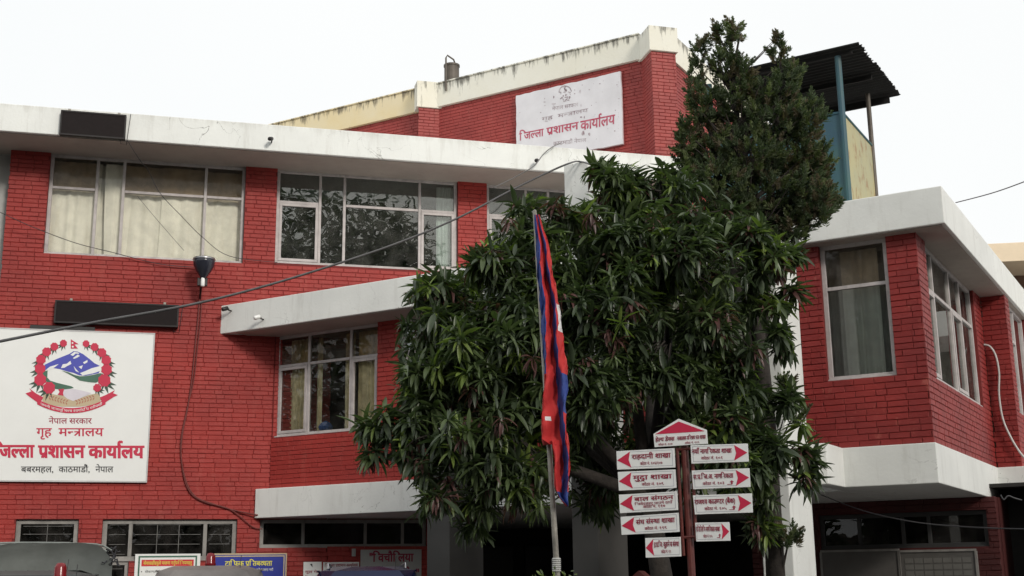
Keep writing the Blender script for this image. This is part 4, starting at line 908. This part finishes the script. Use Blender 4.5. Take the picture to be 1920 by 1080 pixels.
o=obj('flag_cloth',cloth(rows,1,1),[FLAGR,FLAGB,FLAGW],ft); weld(o)
o=obj('flag_tail',cloth(rows2,2,0,.028),[FLAGR,FLAGB,FLAGW],ft); weld(o)
# ================================================================== vehicles
def car(name,label,cat,c,az,L,Wd,H,paint,hood=1.1,rear=.25,beacon=None,rails=False,group=None,canopy=None,box=False):
    """c centre on the ground, az heading (front). body lofted from side profile"""
    t=thing(name,label,cat,(c[0],c[1],0),group)
    pl=Plane((c[0],c[1]),az)  # u forward, n to its right
    h1=H*.56; f=L/2; r=-L/2
    low=[(r,.35),(r+.05,h1*.98),(f-hood,h1*1.02),(f-.12,h1*.86),(f,h1*.7),(f,.35)]
    m=MB()
    def ring(hw,z,u0,u1,rnd=.12):
        return [(u0,-hw+rnd,z),(u0+rnd,-hw,z),(u1-rnd,-hw,z),(u1,-hw+rnd,z),(u1,hw-rnd,z),(u1-rnd,hw,z),(u0+rnd,hw,z),(u0,hw-rnd,z)]
    def loft(rings):
        vs=[pl.P(p[0],p[1],p[2]) for rg in rings for p in rg]; n=8; fs=[tuple(range(n-1,-1,-1)),tuple(range((len(rings)-1)*n,len(rings)*n))]
        for k in range(len(rings)-1): fs+=[(k*n+i,k*n+(i+1)%n,(k+1)*n+(i+1)%n,(k+1)*n+i) for i in range(n)]
        return vs,fs
    hw=Wd/2
    m.add(*loft([ring(hw-.08,.28,r+.05,f-.05),ring(hw,.45,r,f),ring(hw,h1*.8,r,f-.02),ring(hw-.04,h1,r+.03,f-.10)]))
    obj('body',m,paint,t,bevel=.05,smooth=False)
    cr0,cr1=r+rear,f-hood
    if canopy is not None: cr0=cr1-1.35
    m=MB(); m.add(*loft([ring(hw-.06,h1-.01,cr0-.02,cr1+.02),ring(hw-.12,h1+(H-h1)*.75,cr0+.10,cr1-.38),ring(hw-.17,H-.05,cr0+.16,cr1-.50,.2),ring(hw-.34,H,cr0+.32,cr1-.68,.25)]))
    obj('cabin',m,paint,t,bevel=.04)
    # glass panels slightly proud
    gm=GLASSK
    zc0,zc1=h1+.05,h1+(H-h1)*.70
    k0=(zc0-h1)/((H-h1)*.75); k1=(zc1-h1)/((H-h1)*.75)
    def cab(k): return hw-.06-.06*k, cr0-.02+.12*k, cr1+.02-.40*k
    for sgn in (-1,1):
        for (s0,s1) in ((.08,.48),(.53,.93)):
            m=MB(); a0=cab(k0);a1=cab(k1)
            P=lambda s,z,a: pl.P(a[1]+(a[2]-a[1])*s,sgn*(a[0]+.006),z)
            m.add([P(s0,zc0,a0),P(s1,zc0,a0),P(s1,zc1,a1),P(s0,zc1,a1)],[(0,1,2,3)]); obj('side_window',m,gm,t)
    for end,nm in ((2,'windscreen'),(1,'rear_window')):
        a0=cab(k0);a1=cab(k1); e=.006 if end==2 else -.006
        m=MB(); m.add([pl.P(a0[end]+e,-a0[0]+.14,zc0),pl.P(a0[end]+e,a0[0]-.14,zc0),pl.P(a1[end]+e,a1[0]-.14,zc1),pl.P(a1[end]+e,-a1[0]+.14,zc1)],[(0,1,2,3)]); obj(nm,m,gm,t)
    for sgn in (-1,1):
        for u in (f-.75,r+.75):
            m=MB(); m.lathe(pl.P(u,sgn*(hw-.20),.34),[(.2,0),(.34,.0),(.34,.2),(.2,.21)],18,pl.n*sgn); w_=obj('wheel',m,TYRE,t)
            m=MB(); m.lathe(pl.P(u,sgn*(hw-.02),.34),[(.19,0),(.17,.02),(.05,.035),(.02,.035)],18,pl.n*sgn); obj('rim',m,CHROME,w_)
        m=MB(); m.box(pl,f-.03,f+.012,sgn*(hw-.26)-.11,sgn*(hw-.26)+.11,.62,.78); obj('headlight',m,SIGNW,t,bevel=.01)
        m=MB(); m.box(pl,r-.012,r+.03,sgn*(hw-.14)-.07,sgn*(hw-.14)+.07,.65,.9); obj('tail_light',m,BEACON,t,bevel=.01)
        if rails:
            m=MB(); m.tube([pl.P(cr0+.3,sgn*(hw-.28),H-.03),pl.P(cr0+.34,sgn*(hw-.28),H+.03),pl.P(cr1-.8,sgn*(hw-.28),H+.035),pl.P(cr1-.74,sgn*(hw-.28),H-.03)],.012,8); obj('roof_rail',m,CHROME,t)
    for sgn in (-1,1):
        m=MB(); m.tube([pl.P(cr0+.18,sgn*(hw-.165),H-.055),pl.P(cr1-.52,sgn*(hw-.165),H-.055)],.012,6); obj('roof_gutter',m,paint,t)
    m=MB()
    for q in (-.25,0,.25): m.tube([pl.P(cr0+.42,q*hw,H-.004),pl.P(cr1-.80,q*hw,H-.004)],.010,6)
    obj('roof_rib',m,paint,t)
    m=MB(); m.tube([pl.P(cr1-.62,-hw*.45,H-.04),pl.P(cr1-.75,-hw*.47,H+.12)],.004,5); obj('aerial',m,BLACK,t)
    if beacon:
        bt=[(.055,0),(.062,.012),(.055,.03),(.052,.10),(.035,.135),(.01,.14)]
        m=MB(); q=pl.P(*beacon); m.lathe(q,bt,16); obj('beacon',m,BEACON,t,smooth=True)
    if canopy is not None:
        ca,cb=r+.02,cr0-.05; m=MB(); n=30; vs=[]; nn=22
        for j in range(nn+1):
            u=ca+(cb-ca)*j/nn
            for i in range(n+1):
                s=i/n; x=(s*2-1); w=x*hw*1.02; z=canopy-.03*abs(x)**2-.15*max(0,abs(x)-.84)**1.5/.15
                z+=-.035*math.sin(math.pi*((j/nn*3)%1))*(1-abs(x)*.4)+.012*math.sin(x*9+j*.9)+.010*math.sin(x*5-j*.7)
                if i in (0,n): z=h1-.05; w*=1.01
                elif i in (1,n-1): z=canopy-.20; w=math.copysign(hw*1.03,x)+.012*math.sin(j*1.3)
                vs.append(pl.P(u,w,z+random.uniform(-.004,.004)))
        fs=[(j*(n+1)+i,(j+1)*(n+1)+i,(j+1)*(n+1)+i+1,j*(n+1)+i+1) for j in range(nn) for i in range(n)]
        fs+=[tuple(range(n,-1,-1)),tuple(nn*(n+1)+i for i in range(n+1))]
        m.add(vs,fs); o=obj('tarpaulin_cover',m,TARP,t,smooth=True)
        for k in range(4):
            u=ca+(cb-ca)*(k/3*.96+.02); m=MB(); m.tube([pl.P(u,x_*hw*1.02,canopy+.006-.03*abs(x_)**2-.15*max(0,abs(x_)-.84)**1.5/.15) for x_ in [q/10 for q in range(-10,11)]],.012,6); obj('hoop',m,TARP,t)
        for k in range(9):
            m=MB(); m.lathe(pl.P(cb-.03,(-.9+k*.225)*hw,canopy-.015-.03*abs(-.9+k*.225)**2),[(.012,0),(.016,.006),(.006,.012)],8); obj('eyelet',m,BLACK,t)
        m=MB(); e=pl.P(cb-.2,0,0)
        for k in range(26):
            p=pl.P(cb+random.uniform(-.12,.06),-hw*1.0+random.uniform(-.08,.05),canopy-.10+random.uniform(-.14,.05)); q=p+Vector((random.uniform(-.06,.06),random.uniform(-.06,.06),random.uniform(-.09,.03)))
            m.tube([p,(p+q)/2+Vector((0,0,-.02)),q],.008,5)
        obj('rope_tangle',m,CABLE,t)
    return t
GLASSK=mat('car_glass',(.015,.018,.02),.08,var=.1)
def vpos(x,D): p=at_depth(x,1070,D); return (p.x,p.y)
car('police_pickup','pickup truck with a grey tarpaulin cover over its bed, bottom left corner','truck',vpos(52,14.6),159,5.0,1.80,1.76,CARK,hood=1.15,canopy=2.08,beacon=None)
car('police_jeep','dusty grey jeep roof with a red beacon before the blue board','jeep',vpos(393,15.0),166,4.2,1.52,1.80,CARG,hood=1.2,beacon=(.9,.0,1.79))
car('parked_car','dark blue car with roof rails parked before the porch','car',vpos(688,15.6),173,4.0,1.50,1.775,CARB,hood=1.1,rails=True)
car('police_van','dark vehicle roof with red beacon at the bottom left edge, nearest of all','van',vpos(60,11.4),157,3.8,1.6,1.66,CARK,hood=1.0,beacon=(.2,-.23,1.655))
# little red-roofed booth
bp=at_depth(1198,1070,9.6)
bt=thing('small_booth','small booth with red and white gabled top below the arrow signs','booth',(bp.x,bp.y,0))
pl=Plane((bp.x,bp.y),100); zr=bp.z+.0
m=MB(); m.box(pl,-.30,.30,-.5,0,0,zr-.42); obj('wall',m,SIGNW,bt)
m=MB(); m.poly(pl,[(-.30,zr-.42),(.30,zr-.42),(0,zr-.13)],-.5,-.002); obj('gable',m,SIGNW,bt)
for s in (-1,1):
    m=MB(); m.poly(pl,[(0,zr),(s*.42,zr-.36),(s*.42,zr-.42),(0,zr-.055)],-.56,.06); obj('roof_panel',m,RUSTP,bt)
# ================================================================== trees
def leaf_shapes():
    out=[]
    for k in range(4):
        droop=[.06,.16,.28,.42][k]; wd=[.135,.12,.15,.13][k]; n=5; vs=[]
        for i in range(n+1):
            t=i/n; x=t; z=-droop*t*t; w=wd*math.sin(math.pi*min(1,t*.92+.04))**.8*(1-.35*t); 
            if i==n: vs.append((x,0,z)); break
            if i==0: vs.append((x,0,z)); continue
            vs+= [(x,-w,z+.05*w/wd),(x,0,z-.02),(x,w,z+.05*w/wd)]
        fs=[(0,1,2),(0,2,3)]
        for i in range(n-2):
            a=1+3*i; b=a+3; fs+=[(a,b,b+1,a+1),(a+1,b+1,b+2,a+2)]
        a=1+3*(n-2); e=len(vs)-1; fs+=[(a,e,a+1),(a+1,e,a+2)]
        out.append((np.array(vs),fs))
    return out
LS=leaf_shapes(); _lm={}
def leaf_obj_mesh(k,mi,mats,nm='leaf'):
    if (k,mi,nm) not in _lm:
        me=bpy.data.meshes.new(nm); me.from_pydata(LS[k][0].tolist(),[],LS[k][1]); me.materials.append(mats[mi]); me.polygons.foreach_set('use_smooth',[True]*len(LS[k][1])); _lm[(k,mi,nm)]=me
    return _lm[(k,mi,nm)]
def bake(name,parts,mats,parent,kind='stuff'):
    """parts: list of (verts Nx3 array world, faces, mat)"""
    base=np.array(parent['_b']); V=[];Fc=[];M=[];k=0
    for v,f,mi in parts:
        V.append(v-base); Fc+=[tuple(i+k for i in q) for q in f]; M+=[mi]*len(f); k+=len(v)
    V=np.concatenate(V); me=bpy.data.meshes.new(name); me.from_pydata(V.tolist(),[],Fc)
    for m in mats: me.materials.append(m)
    me.polygons.foreach_set('material_index',M); me.polygons.foreach_set('use_smooth',[True]*len(Fc))
    o=bpy.data.objects.new(name,me); COL.objects.link(o); o.parent=parent; o['kind']=kind; return o
def mango(root,blobs,nwh,leafL=(.12,.225),seed=1,single=300,bright=1.0,mats=LEAFS):
    R=random.Random(seed); leaves=[]; tips=[]
    tot=sum(b[3]**2 for b in blobs)
    for (cx,cy,cz,r) in blobs:
        n=int(nwh*r*r/tot); c0=Vector((cx,cy,cz)); sub=[]
        ns=max(3,int(9*(r/.45)**1.6))
        for _ in range(ns):
            while True:
                d=Vector((R.gauss(0,1),R.gauss(0,1),R.gauss(0,1))).normalized()
                if d.y<.5: break
            sub.append((d,R.uniform(.55,1.0),R.uniform(.26,.44)*min(r,.5)))
        for _ in range(n):
            d,q,rs=R.choice(sub); e=Vector((R.gauss(0,1),R.gauss(0,1),R.gauss(0,1))).normalized()
            p=c0+Vector((d.x,d.y*.9,d.z))*r*q+e*rs*R.uniform(.6,1.1)
            dd=(d*.45+e).normalized(); tips.append((p,dd,c0))
    for (p,d,c) in tips:
        tip_in=.0
        ax=(d*.8+Vector((R.uniform(-.5,.5),R.uniform(-.5,.5),R.uniform(-.1,.5)))).normalized()
        n=R.randint(9,14); u=R.random(); 
        mi=0 if u<.45 else (1 if u<.80 else (2 if u<.90 else 3))
        young=mi in (2,)
        x=ax.orthogonal().normalized(); y=ax.cross(x)
        ph=R.uniform(0,6); Lw=R.uniform(*leafL)*(.85 if young else 1)
        for k in range(n):
            a=ph+k*2.4; el=R.uniform(-.15,.75)
            dr=(x*math.cos(a)+y*math.sin(a))*math.cos(el)+ax*math.sin(el)
            dr=dr+Vector((0,0,-.7 if young else -R.uniform(.0,.42))); dr.normalize()
            side=dr.cross(Vector((0,0,1))); 
            if side.length<.1: side=Vector((1,0,0))
            side.normalize(); up=side.cross(dr); rl=R.uniform(-.5,.5); side=side*math.cos(rl)+up*math.sin(rl); up=side.cross(dr)
            L=Lw*R.uniform(.7,1.15); o=p+ax*(-.06+.09*k/n)
            m2=mi if R.random()<.85 else R.choice((0,1))
            leaves.append((o,dr,side,up,L,R.randrange(4) if not young else 3,m2))
    # nearest 300 as single parts
    def score(l):
        x,y=proj(l[0]); inside=0<x<1920 and 0<y<1080
        return (not inside,(l[0]-CAM).length/l[4])
    order=sorted(range(len(leaves)),key=lambda i:score(leaves[i])) if single else []
    top=set(order[:single]); base=Vector(root['_b']); parts=[]
    for i,(o,dr,side,up,L,k,mi) in enumerate(leaves):
        if i in top:
            ob=bpy.data.objects.new('leaf',leaf_obj_mesh(k,mi,mats)); COL.objects.link(ob); ob.parent=root; l=o-base
            ob.matrix_local=Matrix(((dr.x*L,side.x*L,up.x*L,l.x),(dr.y*L,side.y*L,up.y*L,l.y),(dr.z*L,side.z*L,up.z*L,l.z),(0,0,0,1)))
        else:
            v=LS[k][0]@(np.array([dr[:],side[:],up[:]])*L)+np.array(o[:]); parts.append((v,LS[k][1],mi))
    bake('foliage',parts,mats,root)
    return tips
def limbs(root,base,fork,tips,nl,r0,seed=1,name='branch',trunkpts=None,bark=BARK):
    R=random.Random(seed)
    m=MB(); tp=trunkpts or [base,(Vector(base)*.5+Vector(fork)*.5)+Vector((.08,.03,0)),fork]
    m.tube(tp,[r0*(1-.35*i/(len(tp)-1)) for i in range(len(tp))],12); obj('trunk',m,bark,root,smooth=True)
    cs=[]
    for i in range(nl):
        p,d,c=R.choice(tips); cs.append(c)
        f=Vector(fork); mid=f.lerp(c,.5)+Vector((R.uniform(-.15,.15),R.uniform(-.1,.1),R.uniform(0,.2)))
        m=MB(); m.tube([f,mid,c,c.lerp(p,.8)],[r0*.5,r0*.32,r0*.2,r0*.07],8); obj(name,m,bark,root,smooth=True)
    m=MB()
    for (p,d,c) in tips[::3]:
        a=c.lerp(p,.35); m.tube([a,a.lerp(p,.6)+Vector((0,0,.03)),p],[.009,.006,.004],4,cap=False)
    obj('twigs',m,bark,root,kind='stuff')
# mango tree: (px,py,radius px,depth)
MD=11.0
bl=[(1020,415,72,10.9),(1000,500,105,10.7),(905,560,95,10.6),(825,590,80,10.7),(800,690,80,10.6),(745,830,62,10.5),(830,800,100,10.4),(870,900,85,10.4),(950,900,80,10.5),(940,690,120,10.4),(960,800,110,10.4),
    (1050,620,120,10.5),(1060,720,95,10.5),(1125,435,62,11.1),(1160,350,55,11.2),(1190,330,50,11.2),(1240,360,70,11.2),(1300,400,80,11.2),(1180,470,110,10.9),(1150,580,110,10.6),(1130,690,95,10.6),(1290,500,115,10.8),(1390,500,78,11),(1260,620,105,10.7),(1355,615,85,10.8),(1430,560,48,11),(1498,500,42,11.2),(1470,560,40,11.2),(1440,640,42,11),(1330,700,75,10.9),(1380,780,85,10.9),(1300,770,55,10.9),(1425,850,60,10.8),(1500,880,42,10.9),(1400,880,80,10.8),(1350,850,60,10.9),(1480,770,45,11),
    (1200,700,70,11),(1105,770,50,10.8),(900,960,40,10.6),(1060,960-60,50,10.9),(700,845,30,10.6),(1420,950,45,11)]
bl+=[(900,640,150,12.3),(1040,560,150,12.8),(1200,560,170,13),(1300,640,130,12.8),(1000,780,150,12.4),(1150,860,90,12.6),(1330,830,100,12.4),(860,820,100,12.0),(1180,420,100,13),(1060,900,90,12.2)]
blobs=[]
for x,y,r,D in bl:
    p=at_depth(x,y,D); blobs.append((p.x,p.y,p.z,r/F_PX*D))
mg=thing('mango_tree','broad dark green mango tree with drooping leaves filling the middle before the entrance','tree',(1.35,11.3,0))
tips=mango(mg,blobs,4300,seed=4)
limbs(mg,(1.35,11.3,0),(1.2,11.2,2.3),tips,14,.13,seed=3)
# cypress / juniper
def juniper(root,blobs,trunk,seed=2,dens=1.0):
    R=random.Random(seed); parts=[]; 
    blade=np.array([(0,-.10,0),(0,.10,0),(1,0,0)]); 
    def spray(p,ax,L,mi):
        x=ax.orthogonal().normalized(); y=ax.cross(x); n=62
        V=[];Fc=[]
        for k in range(n):
            t=R.random(); a=R.uniform(0,6.28); o=p+ax*L*t*.9; rr=L*(.42*(1-t)+.10)
            d=((x*math.cos(a)+y*math.sin(a))*R.uniform(.5,1)+ax*R.uniform(.5,1.2)).normalized(); s=d.orthogonal().normalized(); s=s*math.cos(a*3)+d.cross(s)*math.sin(a*3)
            e=o+d*rr*R.uniform(.6,1.2); w=s*L*.042; kk=len(V); mid=o.lerp(e,.5)
            V+=[o,mid+w,e,mid-w]; Fc.append((kk,kk+1,kk+2,kk+3))
        parts.append((np.array([v[:] for v in V]),Fc,mi))
    tips=[]
    for (cx,cy,cz,r,ry) in blobs:
        c=Vector((cx,cy,cz)); n=int(118*dens*(r*ry/.09))
        for _ in range(max(n,10)):
            d=Vector((R.gauss(0,1),R.gauss(0,1),R.gauss(0,1))).normalized(); q=R.uniform(.25,1.0)**.6
            p=c+Vector((d.x*r*q,d.y*r*q,d.z*ry*q)); tips.append((p,d,c))
            ax=(Vector((d.x*.6,d.y*.6,.55+d.z*.2))+Vector((R.uniform(-.35,.35),R.uniform(-.35,.35),0))).normalized()
            u=R.random(); spray(p-ax*.05,ax,R.uniform(.10,.20),0 if u<.52 else (1 if u<.70 else 2))
    bake('foliage',parts,NEED,root)
    m=MB(); m.tube(trunk,[.11,.085,.06,.035,.015][:len(trunk)],10); obj('trunk',m,BARK,root,smooth=True)
    m=MB()
    for (p,d,c) in tips[::9]:
        # branch from trunk at lower height
        z=max(p.z-.45,trunk[0][2]+.5); tz=None
        for a,b in zip(trunk,trunk[1:]):
            if a[2]<=z<=b[2]: f=(z-a[2])/(b[2]-a[2]); tz=Vector(a).lerp(Vector(b),f)
        if tz is None: continue
        m.tube([tz,tz.lerp(p,.5)+Vector((0,0,-.03)),p],[.016,.010,.004],4,cap=False)
    obj('branches',m,BARK,root,kind='stuff')
CD=12.4
cb=[(1350,68,20,34),(1380,62,18,34),(1308,100,17,40),(1460,98,19,38),(1492,135,18,36),(1362,125,34,42),(1392,140,24,40),(1300,150,22,30),(1425,185,34,34),(1468,165,34,40),(1320,195,40,40),(1380,200,60,55),(1450,220,70,60),(1505,225,45,55),(1290,255,28,45),(1340,270,65,60),(1410,290,75,60),(1490,290,60,60),(1530,300,35,55),(1550,370,24,35),(1520,370,50,55),(1440,370,80,50),(1330,370,46,44),(1380,400,50,40),(1470,410,60,40),(1535,385,34,34),(1350,345,62,50),(1295,330,32,38),(1540,400,22,26),(1490,430,34,30),(1400,440,60,38),(1350,440,40,34),(1455,450,40,30),(1330,400,34,40),(1290,300,24,30),(1515,330,40,60)]
jb=[]
for x,y,rx,ry in cb:
    D=CD+random.uniform(-.25,.25); p=at_depth(x,y,D); jb.append((p.x,p.y,p.z,rx/F_PX*D,ry/F_PX*D))
for x,y,rx,ry in ((1488,775,24,22),(1478,1005,22,30),(1470,720,16,20)):
    p=at_depth(x,y,12.2); jb.append((p.x,p.y,p.z,rx/F_PX*12.2,ry/F_PX*12.2))
tr=[tuple(at_depth(1452,1085,CD))[:2]+(0,),tuple(at_depth(1440,800,CD)),tuple(at_depth(1410,480,CD)),tuple(at_depth(1385,260,CD)),tuple(at_depth(1367,60,CD))]
cy=thing('cypress_tree','tall ragged cypress with feathery upright tufts rising above the mango tree','tree',tr[0])
juniper(cy,jb,tr)
m=MB(); m.tube([tr[1],tuple(at_depth(1380,520,12.5)),tuple(at_depth(1345,330,12.5)),tuple(at_depth(1315,120,12.5))],[.07,.055,.035,.012],8); obj('trunk',m,BARK,cy,smooth=True)
m=MB(); m.tube([tuple(at_depth(1430,650,CD)),tuple(at_depth(1440,420,12.5)),tuple(at_depth(1455,250,12.5)),tuple(at_depth(1465,100,12.5))],[.06,.05,.03,.012],8); obj('trunk',m,BARK,cy,smooth=True)
# small sprout at the foot of the flag pole
sp=at_depth(1030,1072,7.9); sh=thing('hedge_sprout','fresh green sprouting leaves at the bottom edge beside the flag pole','plant',(sp.x,sp.y,0))
R_=random.Random(9); parts=[]
for k in range(70):
    o=Vector((sp.x+R_.uniform(-.10,.16),sp.y+R_.uniform(-.06,.06),sp.z+R_.uniform(-.12,.02)-(.03 if k%3 else 0))); d=Vector((R_.uniform(-1,1),R_.uniform(-1,.3),R_.uniform(0,1))).normalized(); s=d.orthogonal().normalized(); u=s.cross(d); L=R_.uniform(.02,.04)
    v=LS[k%4][0]*np.array([1,1.8,1]); parts.append((v@(np.array([d[:],s[:],u[:]])*L)+np.array(o[:]),LS[k%4][1],3 if k%3 else 1))
bake('foliage',parts,LEAFS,sh)
m=MB()
for k in range(5): m.tube([(sp.x+.02*k-.04,sp.y,0),(sp.x+.03*k-.06,sp.y,sp.z-.05)],.006,5)
obj('stem',m,BARK,sh)
# trees across the yard behind the viewer: seen mirrored in the window panes
def simple_tree(label,x,y,H,r,seed,n=2600,ls=1.0):
    R=random.Random(seed); t=thing('yard_tree',label,'tree',(x,y,0),'trees across the yard'); parts=[]
    cl=[(Vector((R.uniform(-r,r)*.6,R.uniform(-r,r)*.6,H-r+R.uniform(-1,.75)*r*(1 if H>12 else 1.3))),R.uniform(.38,.52)*r) for _ in range(15)]
    for k in range(n):
        c,cr_=R.choice(cl); d=Vector((R.gauss(0,1),R.gauss(0,1),R.gauss(0,1))).normalized(); o=Vector((x,y,0))+c+d*cr_*R.uniform(.5,1.1)
        a=Vector((R.uniform(-1,1),R.uniform(-1,1),R.uniform(-1,.3))).normalized(); s=a.orthogonal().normalized(); u=s.cross(a); L=R.uniform(.55,1.15)*ls
        parts.append((LS[k%4][0]@(np.array([a[:],s[:],u[:]])*L)+np.array(o[:]),LS[k%4][1],R.choice((0,0,1))))
    bake('foliage',parts,LEAFS,t)
    m=MB(); m.tube([(x,y,0),(x+.2,y,H*.5),(x,y,H-r*.6)],[.3,.22,.1],10)
    for c,cr_ in cl: m.tube([(x+.1,y,H*.45),Vector((x,y,0))+c],[.1,.03],6)
    obj('trunk',m,BARK,t,smooth=True)
yt=[(16,-36,27.5,7,'very tall tree beyond the yard wall, mirrored at the left of the upper window'),(24,-34,27,7,'very tall tree beyond the yard wall, mirrored in the middle of the upper window'),(32,-28,26,7,'very tall tree beyond the yard wall, mirrored at the right of the upper window'),(10,-15.5,12,4.2,'round tree in the yard behind the viewer to the right'),(27,-15,15,4.5,'tall tree across the yard, far to the right behind the viewer'),
(4,-17,13,4.6,'mid-height tree across the yard, straight behind the viewer'),(-3,-18,12.5,4.6,'round tree across the yard, behind the viewer'),(-11,-16,12,4.6,'round tree across the yard, behind the viewer to the left'),(-18,-11,10.5,4.6,'round tree at the far left corner of the yard'),(-23,-4,9.5,4.2,'low round tree along the left side of the yard, nearest the viewer'),(-25,4,9,4.2,'low round tree in the middle of the left side of the yard'),(-24,11,8.5,4.0,'low round tree along the left side of the yard, nearest the office block'),(9,-9,7,3.0,'small bushy tree just behind the viewer to the right')]
for k,(x,y,H,r,lab) in enumerate(yt): simple_tree(lab,float(x),float(y),H,r,11+k,*((6500,.75) if k<3 else ()))
YW=mat('yard_wall_plaster',(.12,.10,.08),.9)
for (a,b_,lab) in (((-28,16),(-26,-20),'long dark compound wall along the left side of the yard'),((-26,-21),(30,-21),'long dark compound wall behind the viewer')):
    m=MB(); d_=Vector((b_[0]-a[0],b_[1]-a[1],0)); az=math.degrees(math.atan2(d_.x,d_.y)); p_=Plane(a,az); m.box(p_,0,d_.length,-.12,.12,0,3.4); m.box(p_,0,d_.length,-.18,.18,3.4,3.5)
    tag(obj('compound_wall',m,YW,bevel=.02),lab,'wall')
